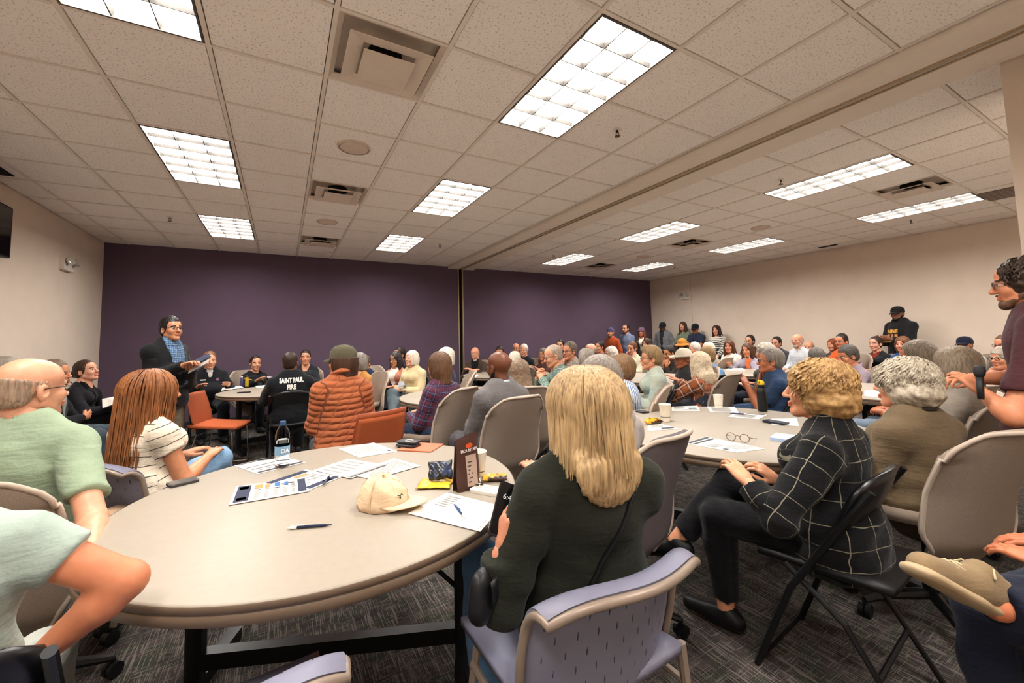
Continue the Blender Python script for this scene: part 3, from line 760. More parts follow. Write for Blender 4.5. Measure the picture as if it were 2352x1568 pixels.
def V3(*a): return np.array(a if len(a) == 3 else a[0], float)
def nrm(v): return v / (np.linalg.norm(v) + 1e-9)
def ik(a, t, l1, l2, pole):
    d = t - a; D = np.linalg.norm(d); m = (l1 + l2) * .985
    if D > m: t = a + d / D * m; D = m; d = t - a
    D = max(D, abs(l1 - l2) + .02); u = nrm(d); x = (l1 * l1 - l2 * l2 + D * D) / (2 * D); hh = math.sqrt(max(1e-6, l1 * l1 - x * x))
    p = pole - u * (pole @ u); return a + u * x + nrm(p) * hh, t
def skeleton(P, to_local=None):
    C = P['head'][2]; sit = P.get('sit', 1); fem = P.get('f', 0); W = P.get('W', .93 if fem else 1.0); hs = P.get('hs', .96 if fem else 1.0); ln = math.radians(P.get('lean', 0))
    S = {}; pel = V3(0, 0, .555) if sit else V3(0, 0, .53 * C); hz = C - .125 * hs; nbz = hz - .160 * hs
    L = (nbz - pel[2]) / math.cos(ln); up = V3(0, math.sin(ln), math.cos(ln)); fw = V3(0, math.cos(ln), -math.sin(ln)); nb = pel + up * L
    S.update(pel=pel, nb=nb, up=up, fw=fw, L=L, W=W, hs=hs, headc=nb + V3(0, math.sin(ln) * .10 + .04 * hs, .160 * hs))
    sc = P.get('sc', 1.0 if not fem else .95) * (1 if sit else C / 1.75)
    for s, n in ((1, 'R'), (-1, 'L')):
        sh = nb + V3(s * .152 * W * (1 if not fem else .95), 0, -.066) - fw * .012; S['sh' + n] = sh
        arm = P.get('arm' + n, P.get('arms', 'lap')); wz = pel[2]; pole = V3(s * .55, -.55, -.9); hd = None; palm = V3(0, 0, -1); curl = .35
        l1, l2 = .29 * sc, .26 * sc
        if isinstance(arm, tuple):
            if arm[0] == 'W':                                 # explicit elbow and wrist in world space
                S['el' + n] = to_local(arm[1]); S['wr' + n] = to_local(arm[2]); tgt = None; palm = V3(arm[3]) if len(arm) > 3 else palm; curl = arm[4] if len(arm) > 4 else curl
                hd = to_local(arm[5]) - S['wr' + n] if len(arm) > 5 and arm[5] is not None else None
            else: tgt = V3(arm[0]); pole = V3(arm[1]) if len(arm) > 1 else pole; palm = V3(arm[2]) if len(arm) > 2 else palm; hd = V3(arm[3]) if len(arm) > 3 else None; curl = arm[4] if len(arm) > 4 else curl
        elif arm == 'lap': tgt = V3(s * .11, .27, .675)
        elif arm == 'lapc': tgt = V3(s * .085, .27, .67 + .012 * s); hd = V3(-s * .75, .65, -.1); curl = .5
        elif arm == 'knee': tgt = V3(s * .13, .37, .655)
        elif arm == 'table': tgt = V3(s * .17, .40, .80); curl = .25
        elif arm == 'tablec': tgt = V3(s * .10, .40, .80 + .01 * s); hd = V3(-s * .8, .55, 0); curl = .55
        elif arm == 'crossed': tgt = V3(-s * .075, .205 + .025 * s, sh[2] - .245 + .025 * s) + up * 0; pole = V3(s, .05, -.55); palm = V3(0, -1, 0); hd = V3(-s, .05, .15); curl = .3
        elif arm == 'chin': tgt = S['headc'] + V3(s * .045, .10, -.225); pole = V3(s * .5, .5, -1); hd = V3(-s * .1, -.12, 1); palm = V3(-s * .3, -1, 0); curl = .6
        elif arm == 'cheek': tgt = S['headc'] + V3(s * .10, .05, -.20); pole = V3(s * .7, .6, -1); hd = V3(-s * .05, -.05, 1); palm = V3(-s, -.4, 0); curl = .6
        elif arm == 'clasp': tgt = S['headc'] + V3(s * .07, .17, -.24); pole = V3(s * .8, .2, -1); hd = V3(-s * .7, 0, .75); palm = V3(-s * .6, -.6, -.4); curl = .6
        elif arm == 'side': tgt = V3(s * .27 * W, .03, wz - .10 * sc); pole = V3(s * .4, -1, .2); palm = V3(-s, 0, 0); hd = V3(0, .1, -1)
        elif arm == 'front': tgt = V3(s * .07, .19, wz + .0); pole = V3(s * .8, -.5, -.3); hd = V3(-s * .6, .2, -.7); palm = V3(0, -1, 0)
        elif arm == 'pocket': tgt = V3(s * .21, .11, wz + .0); pole = V3(s * .7, -.8, 0); hd = V3(-s * .2, .3, -1); palm = V3(-s, 0, 0)
        elif arm == 'hold': tgt = V3(s * .10, .30, sh[2] - .22); pole = V3(s * .5, -.3, -1); hd = V3(-s * .4, .9, .15); palm = V3(-s * .7, 0, .4); curl = .7
        if tgt is not None: S['el' + n], S['wr' + n] = ik(sh, tgt, l1, l2, pole)
        fa = nrm(S['wr' + n] - S['el' + n]); S['hd' + n] = nrm(hd) if hd is not None else fa; S['pl' + n] = palm; S['cu' + n] = curl
        hip = pel + V3(s * .088 * W, 0, -.02); S['hip' + n] = hip
        if sit:
            lg = P.get('leg' + n, P.get('legs', 'flat'))
            if isinstance(lg, tuple) and lg[0] == 'W': kn, an = to_local(lg[1]), to_local(lg[2]); toe = to_local(lg[3]) - an
            elif isinstance(lg, tuple): kn, an, toe = V3(lg[0]), V3(lg[1]), V3(lg[2])
            elif lg == 'fwd': kn, an, toe = V3(s * .12, .42, .50), V3(s * .12, .58, .09), V3(0, .95, .2)
            elif lg == 'tuck': kn, an, toe = V3(s * .13, .41, .49), V3(s * .11, .24, .10), V3(0, .9, -.3)
            elif lg == 'over': kn, an, toe = V3(s * .02, .42, .62), V3(-s * .20, .60, .34), V3(-s * .2, .9, -.25)
            elif lg == 'wide': kn, an, toe = V3(s * .24, .38, .51), V3(s * .20, .38, .09), V3(s * .25, 1, 0)
            else: kn, an, toe = V3(s * .12, .42, .50), V3(s * .12, .41, .085), V3(s * .12, 1, 0)
        else:
            kn, an, toe = V3(s * .105, .02, pel[2] * .53), V3(s * .115, -.02, .085), V3(s * .2, 1, 0)
        S['kn' + n], S['an' + n], S['toe' + n] = kn, an, nrm(toe)
    return S
def torso(S, g, P, k=.03):
    W = S['W']; fem = P.get('f', 0); pel, up, L, fw = S['pel'], S['up'], S['L'], S['fw']; q = .68 if not fem else .70; B = P.get('belly', .0); fl = (fw, q)
    wst = pel + up * L * .36 + fw * (B * .35); ch = pel + up * L * .72; tp = pel + up * L * .93
    rp, rw, rc, rt = ((.172, .146, .152, .105) if not fem else (.172, .132, .138, .095)); rp *= W; rw = rw * W + B * .5; rc *= W; rt *= W
    o = [C_(pel, wst, rp + g, rw + g, k, fl), C_(wst, ch, rw + g, rc + g, k, fl), C_(ch, tp, rc + g, rt + g, k, fl)]
    if B: o.append(E_(wst + fw * (.05 + B * .5), (rw * .9 + g, rw * .75 + B * .6 + g, .13), .05))
    for s, n in ((1, 'R'), (-1, 'L')):
        o.append(C_(tp + V3(s * .03, 0, .0), S['sh' + n], .052 * W + g, .048 * W + g, .025))
        o.append(C_(ch + V3(s * .06, 0, 0), S['sh' + n] - up * .03, .072 * W + g, .044 * W + g, .02))
        if fem: o.append(E_(ch + V3(s * .068, 0, -.015) + fw * .085, (.062 + g, .058 + g, .062 + g), .04))
    return o
def sub(a, b, t): return a + (b - a) * t
def body_prims(S, P):
    W = S['W'] ** .6; o = torso(S, 0, P)
    nb, hc = S['nb'], S['headc']; o.append(C_(nb - V3(0, 0, .03), nb + (hc - nb) * .45, .058, .052, .03))
    for n in 'RL':
        o += [C_(S['sh' + n], S['el' + n], .046 * W, .039 * W, .015), C_(S['el' + n], sub(S['el' + n], S['wr' + n], .35), .040 * W, .041 * W, .015), C_(sub(S['el' + n], S['wr' + n], .3), S['wr' + n], .041 * W, .0265 * W, .015)]
        o += [C_(S['hip' + n], S['kn' + n], .082 * W, .055 * W, .03), C_(S['kn' + n], sub(S['kn' + n], S['an' + n], .35), .054 * W, .054 * W, .015), C_(sub(S['kn' + n], S['an' + n], .3), S['an' + n], .054 * W, .034 * W, .02)]
        o += [C_(S['an' + n] + V3(0, 0, -.04), S['an' + n] + S['toe' + n] * .15 + V3(0, 0, -.05), .032, .026, .02)] if not P.get('noshoe') else []
    return o
def orient(fwd, palm, left):
    y = nrm(fwd); z = -palm; z = nrm(z - y * (z @ y)); x = np.cross(y, z); M = np.stack([x, y, z], 1)
    if left: M = M @ np.diag([-1, 1, 1])
    return M
def xf(V, R, t, s=1.0): return (V * s) @ np.asarray(R).T + t
def hair_prims(st, vol, ln, fem):
    t = .012 * vol; P = []
    if st in ('short', 'fringe', 'buzz', 'pony', 'bun', 'side'):
        t = {'buzz': .005, 'fringe': .011 * vol}.get(st, t + .004)
        P = [E_((0, -.020, .040), (.077 + t * .5, .097 + t * .75, .088 + t * (1.35 if st in ('short', 'side') else 1)), .02), E_((0, -.058, -.018), (.064 + t * .4, .050 + t * .6, .062), .02)]
        if st == 'side': P.append(E_((.02, .03, .095 + t), (.06, .055, .035), .03))
        if st == 'pony': P += [E_((0, -.12, .03), (.028, .03, .03), .02), C_((0, -.135, .03), (0, -.165, -ln), .026, .020, .02)]
        if st == 'bun': P += [E_((0, -.125, .0), (.045, .035, .045), .02)]
    elif st == 'bob':
        P = [E_((0, -.020, .035), (.084 + t, .104 + t, .092 + t), .03), E_((0, -.032, -.035), (.088 + t, .090 + t, .085), .03), C_((0, -.03, -.02), (0, -.04, -ln + .02), .085 + t, .080 + t, .03, ((0, 1, 0), .95))]
    elif st == 'curly':
        P = [E_((0, -.022, .040), (.090 + t, .110 + t, .094 + t), .03), E_((0, -.045, -.030), (.098 + t, .098 + t, .085 + t), .03)]
    elif st == 'long':
        P = [E_((0, -.020, .038), (.082 + t, .103 + t, .090 + t), .02), C_((0, -.045, .0), (0, -.06, -.12), .085 + t, .090 + t, .03, ((0, 1, 0), .85)), C_((0, -.075, -.08), (0, -.120, -ln + .03), .088 + t, .100 + t, .04, ((0, 1, 0), .42))]
        for s in (-1, 1): P += [C_((s * .068, .0, -.02), (s * .082, .0, -min(ln, .24)), .030 + t, .026, .03)]
    return P
def hair_post(st, vol, ln, fem, seed, curl, hat=False):
    def post(F, X, Y, Z):
        if hat: F = np.maximum(F, Z - .030)
        if st in ('short', 'fringe', 'buzz', 'pony', 'bun', 'side'):
            g = Y - .036 - .70 * (Z + .002) + .012 * np.abs(X) / .07; F = np.maximum(F, g)
            F = np.maximum(F, -.078 - Z + (0 if st not in ('buzz', 'fringe') else .02))
            er = np.sqrt((np.abs(X) - .085) ** 2 + (Y + .006) ** 2 * 1.0 + (Z + .014) ** 2 * .6) - .026; F = np.maximum(F, -er) if st != 'pony' else F
            if st == 'fringe': F = np.maximum(F, Z - .030 - .25 * (-Y))
        else:
            w = {'bob': .064, 'curly': .064, 'long': .062}[st]
            f = np.sqrt((X / w) ** 2 + ((Y - .125) / .098) ** 2 + ((Z + .055) / .128) ** 2) - 1; F = np.maximum(F, -f * .06)
            if st == 'bob': F = np.maximum(F, -ln - Z)
            if st == 'curly': F = np.maximum(F, -ln - Z + .01 * np.sin(30 * X))
        if curl: F = F + curl * .010 * wobble(X, Y, Z, 85, seed, 7) + curl * .006 * wobble(X, Y, Z, 170, seed + 1, 6)
        else:
            az = np.arctan2(X, Y + .02 - 0 * Z); F = F + .0022 * np.sin(az * 31 + 2 * np.sin(Z * 25)) + .0020 * np.sin(az * 53 + 1.7 + 3 * np.sin(Z * 18 + X * 20)) + .003 * wobble(X, Y, Z, 35, seed, 4)
        return F
    return post
def strands(n, seed, st, ln, vol, curl):
    """loose locks lying on the hair volume: tapered flat ribbons, wavy for curly hair"""
    r = random.Random(seed); V = []; F = []; t = .012 * vol
    for i in range(n):
        az = r.uniform(-2.55, 2.55); az = az + math.pi                     # angle about the head from behind
        x0, y0 = math.sin(az), math.cos(az); th = r.uniform(.05, 1.15) if not curl else r.uniform(.05, 1.5)
        pts = []; rx, ry, rz = .084 + t + .004, .104 + t + .004, .092 + t + .004; N = 16 if st == 'long' and not curl else (9 if not curl else 12)
        total = (ln + .30 if st == 'long' else ln * .9) * r.uniform(.9, 1.0); ph = r.uniform(0, 6.3); wv = r.uniform(.4, 1); zend = r.uniform(.90, 1.06) if r.random() > .1 else r.uniform(.6, .9)
        if curl: total = r.uniform(.06, .13)
        s = 0; p = Vector((rx * math.sin(th) * x0, -.02 + ry * math.sin(th) * y0, .036 + rz * math.cos(th)))
        for k in range(N + 1):
            pts.append(p.copy()); step = total / N
            e = Vector((p.x / rx ** 2, (p.y + .02) / ry ** 2, (p.z - .036) / rz ** 2)); e.normalize()
            g = Vector((x0 * .25, y0 * .25 - (.0 if st != 'long' else .12), -1)); 
            if p.z > .0 or curl: d = g - e * g.dot(e)
            else: d = Vector((x0 * .05, -.09 if st == 'long' else -.02, -1))
            if d.length < 1e-4: d = Vector((x0, y0, -.5))
            d.normalize(); side = d.cross(e)
            if side.length > 1e-6: side.normalize()
            if curl: d = d + side * math.sin(ph + k * 1.1) * 1.1 * wv + e * (math.cos(ph + k * 1.1) * .75 * wv + .04)
            else: d = d + side * math.sin(ph + k * .7) * .05
            p = p + d.normalized() * step
            if p.y > .02 and p.z < .09 and abs(p.x) < .075: p.x = math.copysign(.078, p.x)
            if st == 'long' and p.z < -ln * zend: break
        w = r.uniform(.0018, .0048) if not curl else r.uniform(.003, .0075); base = len(V)
        for k, q in enumerate(pts):
            out = Vector((q.x, q.y + .03, 0)); out = out.normalized() if out.length > 1e-5 else Vector((1, 0, 0)); sd = Vector((-out.y, out.x, 0)); ww = w * (1 - .75 * (k / (len(pts) - 1)) ** 3); lift = .003
            V += [tuple(q + sd * ww), tuple(q + out * (lift + ww * .5)), tuple(q - sd * ww)]
        for k in range(len(pts) - 1):
            b = base + 3 * k; F += [(b, b + 3, b + 4, b + 1), (b + 1, b + 4, b + 5, b + 2)]
    return np.array(V), np.array(F)
def cap_mesh(kind, Mh, m, root, back=False, m2=None):
    R = Mh @ (Matrix.Rotation(math.pi, 4, 'Z') if back else Matrix.Identity(4))
    mb = MB(); mb.M = R; N = 28; rows = []
    rx, ry, rz, zc = (.090, .112, .092, .042) if kind in ('cap', 'bucket') else (.092, .113, .104, .035)
    cy = -.016 * (-1 if back else 1)
    for i in range(11):
        t = math.radians(90 * i / 10); rr = math.cos(t) ** (.75 if kind == 'cap' else .8); rows.append([(rx * rr * math.cos(2 * math.pi * k / N), cy + ry * rr * math.sin(2 * math.pi * k / N), zc + rz * math.sin(t)) for k in range(N + 1)])
    rows = [[(p[0], p[1], zc - .022) for p in rows[0]]] + rows
    mb.sheet([list(q) for q in rows]); o = mb.build('cap' if kind == 'cap' else 'hat', m, root, True)
    if kind == 'cap':
        mb = MB(); mb.M = R; g = []
        for i in range(7):
            v = i / 6; row = []
            for j in range(13):
                u = -1 + j / 6; a = u * 1.05; x = .088 * math.sin(a) * (1 - .06 * v); y0 = cy + .110 * math.cos(a); y = y0 + v * .075 * math.cos(a * 1.15) ** .8 if abs(a) < 1.3 else y0
                row.append((x, y, zc - .016 - .022 * v - .020 * u * u * v))
            g.append(row)
        mb.sheet(g, .004).build('brim', m2 or m, o, True)
        mb = MB(); mb.M = R; mb.sphere((0, cy, zc + rz), .008, 8, 6, (1, 1, .5)).build('button', m, o, True)
        mb = MB(); mb.M = R
        for k in range(6):
            a = k * math.pi / 3 + .5; mb.tube([(1.008 * rx * math.cos(t) ** .75 * math.cos(a), cy + 1.008 * ry * math.cos(t) ** .75 * math.sin(a), zc + 1.008 * rz * math.sin(t)) for t in (.05, .4, .8, 1.2, 1.5)], .0014, 4)
        mb.build('seam', m, o)
    elif kind in ('bucket', 'brimhat'):
        mb = MB(); mb.M = R; w = .055 if kind == 'bucket' else .075; dz = -.045 if kind == 'bucket' else .006
        mb.sheet([[((rx + w * v) * math.cos(2 * math.pi * k / N), cy + (ry + w * v) * math.sin(2 * math.pi * k / N), zc - .02 + dz * v + (.018 * abs(math.cos(2 * math.pi * k / N)) * v if kind == 'brimhat' else 0)) for k in range(N + 1)] for v in (0, .35, .7, 1)], .006).build('brim', m2 or m, o, True)
    else:
        mb = MB(); mb.M = R; mb.tube([(rx * 1.02 * math.cos(2 * math.pi * k / N), cy + ry * 1.02 * math.sin(2 * math.pi * k / N), zc - .008) for k in range(N)], .012, 8, closed=True).build('cuff', m2 or m, o, True)
    return o
def glasses_mesh(Mh, m, root, rw=.024, rh=.019, y=.104):
    mb = MB(); mb.M = Mh
    for s in (-1, 1):
        mb.tube([(s * .033 + rw * math.cos(a), y - .12 * abs(s * .033 + rw * math.cos(a)) ** 1.2, .001 + rh * math.sin(a)) for a in [2 * math.pi * k / 14 for k in range(14)]], .0022, 5, closed=True)
        mb.tube([(s * .057, y - .008, .006), (s * .074, y - .04, .007), (s * .080, -.005, .004), (s * .078, -.03, -.012)], .002, 5)
    mb.tube([(-.010, y - .002, .004), (0, y + .003, .007), (.010, y - .002, .004)], .0022, 5); o = mb.build('glasses', m, root, True)
    return o
M_eye = mat('eye_white', '#c4bab0', .2, var=0); M_iris = mat('eye_iris', '#2c1f18', .15, var=0)
def project_text(txt, size, garment, org, xdir, zdir, ndir, m, root, name='lettering', bold=0.0, sx=1.0):
    """flat lettering laid onto a garment by projecting it along ndir"""
    cu = bpy.data.curves.new('txt', 'FONT'); cu.body = txt; cu.size = size; cu.align_x = 'CENTER'; cu.align_y = 'CENTER'; cu.offset = bold; cu.resolution_u = 3; cu.space_line = .85
    ob = bpy.data.objects.new('txt', cu); COL.objects.link(ob); dg = bpy.context.evaluated_depsgraph_get(); me = bpy.data.meshes.new_from_object(ob.evaluated_get(dg)); bpy.data.objects.remove(ob)
    bm = bmesh.new(); bm.from_mesh(me); bmesh.ops.triangulate(bm, faces=bm.faces[:])
    for _ in range(2): 
        es = [e for e in bm.edges if e.calc_length() > size * .22]
        if es: bmesh.ops.subdivide_edges(bm, edges=es, cuts=1); bmesh.ops.triangulate(bm, faces=bm.faces[:])
    bvh = BVHTree.FromPolygons([v.co[:] for v in garment.data.vertices], [p.vertices[:] for p in garment.data.polygons]) if garment else None
    X, Z, Nn, O = Vector(xdir), Vector(zdir), Vector(ndir), Vector(org)
    for v in bm.verts:
        p = O + X * (v.co.x * sx) + Z * v.co.y
        if bvh:
            hit = bvh.ray_cast(p, Nn)
            if hit[0] is not None: p = hit[0] - Nn * .004
        v.co = p
    bm.to_mesh(me); bm.free(); me.name = name; me.materials.clear(); me.materials.append(m)
    o = bpy.data.objects.new(name, me); COL.objects.link(o); o.parent = root; return o

def add_pattern(o, V, S, arms=True):
    """cloth coordinates: around and along the nearest limb, so woven patterns run with the sleeves"""
    segs = [(S['pel'] - S['up'] * .3, S['nb'], .15, S['fw'])]
    if arms:
        for n in 'RL': segs += [(S['sh' + n], S['el' + n], .052, S['fw']), (S['el' + n], S['wr' + n], .042, S['up'])]
    best = np.full(len(V), 1e9); out = np.zeros((len(V), 3), np.float32); acc = 0
    for k, (a, b, r, ref) in enumerate(segs):
        d = b - a; L = np.linalg.norm(d); u = d / L; t0 = (V - a) @ u; t = np.clip(t0, 0, L); q = V - a - t[:, None] * u; e = V - a - t0[:, None] * u
        if k == 0: q = q + S['fw'] * ((q @ S['fw']) * .45)[:, None]
        D = np.linalg.norm(q, axis=1) - r * (1.0 if k == 0 else 1.15)
        x = nrm(ref - u * (ref @ u)); y = np.cross(u, x); ang_ = np.arctan2(e @ y, -(e @ x)); m = D < best
        off = 0 if k % 2 == 1 or k == 0 else np.linalg.norm(segs[k - 1][1] - segs[k - 1][0])
        res = np.stack([ang_ * r * (1.05 if k == 0 else 1.2), np.zeros(len(V)), t0 + off], 1); out[m] = res[m]; best = np.minimum(best, D)
    at = o.data.attributes.new('pat', 'FLOAT_VECTOR', 'POINT'); at.data.foreach_set('vector', out.ravel())
def person(P):
    hx, hy, C = P['head']; hd = P['heading']; sit = P.get('sit', 1); fem = P.get('f', 0); q = P.get('q', 2)   # q detail class 0 near .. 2 far
    hB = (.011, .015, .021)[q]; hH = (.0045, .006, .0085)[q]; hHair = (.0055, .0075, .011)[q]; hHand = (.0042, .005, .0065)[q]
    seed = P.get('seed', int(abs(hx) * 131 + abs(hy) * 71) % 997)
    # first pass without world-space arms to find the root
    ca, sa = math.cos(-hd), math.sin(-hd)
    P0 = {k: v for k, v in P.items() if not (k in ('armR', 'armL', 'legR', 'legL') and isinstance(v, tuple) and v[0] == 'W')}
    hc = skeleton(P0)['headc']; rx, ry = hx - (ca * hc[0] - sa * hc[1]), hy - (sa * hc[0] + ca * hc[1])
    z0 = P.get('z0', 0)
    def to_local(p): dx, dy = p[0] - rx, p[1] - ry; return V3(ca * dx + sa * dy, -sa * dx + ca * dy, p[2])
    S = skeleton(P, to_local); root = empty('person', (rx, ry, 0), -hd); tag(root, P['label'], 'person')
    skin = skinmat(P.get('skin', '#c98f6e')); sk = lin(P.get('skin', '#c98f6e')); hcol = P.get('hair', ('short', '#4a3526'))
    lip = mat('lips', tuple(round(a * b, 4) for a, b in zip(sk, (.80, .52, .52))), .4, var=.05); brow = mat('brow', P.get('brow', hcol[1] if hcol else '#6b5a4a'), .8, var=0)
    # --- body: one mesh, fine head and hands
    shortarm = P.get('top', {}).get('sleeve', 1) < .9
    Vb, Qb = sdf_mesh(body_prims(S, P), hB if (shortarm or q == 0) else hB * 1.25)
    hs = S['hs']; hyaw, hpit, hrol = (math.radians(a) for a in (P.get('hyaw', 0), P.get('hpitch', 0), P.get('hroll', 0)))
    Rh = (Matrix.Rotation(hyaw, 3, 'Z') @ Matrix.Rotation(hpit, 3, 'X') @ Matrix.Rotation(hrol, 3, 'Y')); Rn = np.array(Rh)
    Vh, Qh, Mh = head_template(hH, fem); VV = [Vb, xf(Vh, Rn, S['headc'], hs)]; QQ = [Qb, Qh + len(Vb)]; MI = [np.zeros(len(Qb), int), Mh]; n0 = len(Vb) + len(Vh)
    for n in 'RL':
        Vt, Qt = hand_template(hHand, round(S['cu' + n], 2)); VV.append(xf(Vt, orient(S['hd' + n], S['pl' + n], n == 'L'), S['wr' + n] + S['hd' + n] * .012, .97 if not fem else .88)); QQ.append((Qt if n == 'R' else Qt[:, ::-1]) + n0); MI.append(np.zeros(len(Qt), int)); n0 += len(Vt)
    Qa = np.vstack(QQ).tolist(); Qa = [f if f[2] != f[3] else f[:3] for f in Qa]
    body = mesh_obj('body', np.vstack(VV), Qa, [skin, lip, M_eye, M_iris, brow], root, True, np.concatenate(MI))
    M4 = Matrix.Translation(Vector(S['headc'])) @ Rh.to_4x4() @ Matrix.Scale(hs, 4)
    # --- upper garment
    T = P.get('top', {}); g = T.get('g', .014); sl = T.get('sleeve', 1.0); pr = torso(S, g, P, .035); W = S['W'] ** .6; nb = S['nb']
    for n in 'RL':
        sh, el, wr = S['sh' + n], S['el' + n], S['wr' + n]
        if sl > .9:
            pr += [C_(sh, el, .048 * W + g * .9, .041 * W + g * .9, .010), C_(el, sub(el, wr, .93), .041 * W + g * .9, .031 * W + g * .8, .016, cut=[(sub(el, wr, .95), nrm(wr - el))])]
            if T.get('cuff'): pr += [C_(sub(el, wr, .88), sub(el, wr, .94), .031 * W + g * 1.25, .031 * W + g * 1.25, .008, cut=[(sub(el, wr, .97), nrm(wr - el))])]
        elif sl > 0.5: pr += [C_(sh, el, .053 * W + g, .046 * W + g, .02), C_(el, sub(el, wr, sl - .5), .045 * W + g, .042 * W + g, .02, cut=[(sub(el, wr, sl - .5), nrm(wr - el))])]
        elif sl > 0: pr += [C_(sh, sub(sh, el, sl * 1.7), .049 * W + g * .8, .046 * W + g * .75, .012, cut=[(sub(sh, el, sl * 1.65), nrm(el - sh))])]
    if T.get('long'): pr.append(C_(S['pel'], S['pel'] - V3(0, 0, T['long']), .185 * W + g, .19 * W + g, .03, (S['fw'], .75)))
    nd = nrm(S['headc'] - nb + V3(0, -.03, 0))
    if T.get('hood'): pr.append(C_(nb + V3(-.05, -.075, .012), nb + V3(.05, -.075, .012), .052, .052, .03)); pr.append(C_(nb + V3(-.075, -.03, .01), nb + V3(-.06, .05, -.02), .035, .02, .03)); pr.append(C_(nb + V3(.075, -.03, .01), nb + V3(.06, .05, -.02), .035, .02, .03))
    if T.get('collar'):
        for a in range(10): 
            t0, t1 = 2 * math.pi * (a + .0) / 10 + .3, 2 * math.pi * (a + 1) / 10 + .3; f = lambda t: nb + V3(.066 * math.sin(t), -.008 + .070 * math.cos(t), .020 - .035 * math.cos(t) + T['collar'])
            pr.append(C_(f(t0), f(t1), .013, .013, .012))
    vn = T.get('neck', .0)
    pr.append(C_(nb + V3(0, .012 + vn * .5, -.02 - vn), nb + nd * .25, .058 + vn * .4, .066, .010, op='-'))
    amp = T.get('fold', .008)
    def gpost(F, X, Y, Z):
        lowz = S['pel'][2] - .10 - T.get('long', 0) if sit else S['pel'][2] - .06 - T.get('long', 0)
        # diagonal drag folds plus soft bulges
        F = F + amp * wobble(X, Y, Z, 26, seed, 5) + amp * .55 * np.sin(Z * 52 + 4 * np.sin(X * 9 + seed) + 3 * np.sin(Y * 11)) * (np.clip((S['nb'][2] - .10 - Z) / .2, 0, 1))
        if q < 2: F = F + .0055 * wobble(X, Y, Z, 48, seed + 9, 7)
        if T.get('puff'): F = F - T['puff'] * np.abs(np.sin(Z * math.pi / .036 + 1.6 * np.sin(X * 9 + seed) + .9 * np.sin(Y * 11))) 
        return np.maximum(F, lowz - Z)
    hG = (.0095, .014, .020)[q]
    Vg, Qg = sdf_mesh(pr, hG, gpost); nm = T.get('name', 'shirt'); garm = mesh_obj(nm, Vg, Qg, T.get('mat') or fabric('plain', T.get('c', '#444444')), root, True); add_pattern(garm, Vg, S)
    if T.get('inner'):                                       # shirt front showing in an open jacket
        iw, iz = T.get('iw', .075), T.get('iz', .30); zt = nb[2] - .02
        def ipost(F, X, Y, Z):
            u = np.clip((Z - (zt - iz)) / iz, 0, 1); F = np.maximum(F, np.abs(X) - (.012 + iw * u)); return np.maximum(np.maximum(F, -Y + .02 + math.tan(math.radians(P.get('lean', 0))) * (Z - S['pel'][2])), zt - iz - Z)
        pi = torso(S, g + .007, P, .035) + [C_(nb + V3(0, .012, -.02), nb + nd * .25, .056, .060, .010, op='-')]
        Vi, Qi = sdf_mesh(pi, hG, ipost); ui = mesh_obj('undershirt', Vi, Qi, T['inner'] if not isinstance(T['inner'], str) else fabric('plain', T['inner']), garm, True); add_pattern(ui, Vi, S, False)
    if T.get('collarc'):
        mb = MB(); mb.tube([tuple(nb + V3(.062 * math.sin(t), -.006 + .066 * math.cos(t), .026 - .030 * math.cos(t))) for t in [2 * math.pi * k / 18 + .2 for k in range(18)]], .012, 8, closed=True).build('collar', fabric('plain', T['collarc']), garm, True)
    # --- trousers
    pc = P.get('pants', '#2a2d38'); pg = P.get('pg', .013); fl = (S['fw'], .72); pp = [C_(S['pel'] - V3(0, 0, .01), S['pel'] + S['up'] * .10, .180 * S['W'] + pg * .6, .155 * S['W'] + pg * .5 + P.get('belly', 0) * .4, .03, fl)]
    plen = P.get('plen', 1.0)
    for n in 'RL':
        hip, kn, an = S['hip' + n], S['kn' + n], S['an' + n]
        if plen >= .6: 
            e = sub(kn, an, (plen - .5) * 2); pp += [C_(hip, kn, .086 * W + pg, .058 * W + pg, .03), C_(kn, sub(kn, e, .4), .058 * W + pg, .056 * W + pg, .02), C_(sub(kn, e, .35), e, .056 * W + pg, .042 * W + pg, .02, cut=[(e, nrm(an - kn))])]
        else: e = sub(hip, kn, plen * 2); pp += [C_(hip, e, .086 * W + pg, .072 * W + pg, .03, cut=[(e, nrm(kn - hip))])]
    def ppost(F, X, Y, Z): return F + .005 * wobble(X, Y, Z, 30, seed + 3, 5) + .003 * np.sin(Y * 60 + 5 * np.sin(X * 20))
    Vp, Qp = sdf_mesh(pp, hG, ppost); mesh_obj('trousers' if plen >= .6 else 'shorts', Vp, Qp, P.get('pmat') or fabric('plain', pc), root, True)
    # --- shoes
    for n in 'RL':
        if P.get('noshoe'): break
        an, to = S['an' + n], S['toe' + n]; dn = V3(0, 0, -1) if to[2] > -.6 else V3(0, 1, 0); dn = nrm(dn - to * (dn @ to)); hl = an + dn * .035 - to * .045
        hs_ = [C_(hl, hl + to * .10, .036, .037, .02), C_(hl + to * .09, hl + to * .215 - dn * -.006, .038, .030, .02), C_(an + dn * .01 - to * .01, hl + to * .05, .040, .036, .03)]
        bt = hl + dn * .036
        def spost(F, X, Y, Z): return np.maximum(F, (X - bt[0]) * dn[0] + (Y - bt[1]) * dn[1] + (Z - bt[2]) * dn[2])
        Vs, Qs = sdf_mesh(hs_, (.008, .010, .014)[q], spost); so = mesh_obj('shoe', Vs, Qs, P.get('shoemat') or mat('shoe_leather', P.get('shoes', '#1b1a1c'), .5), root, True)
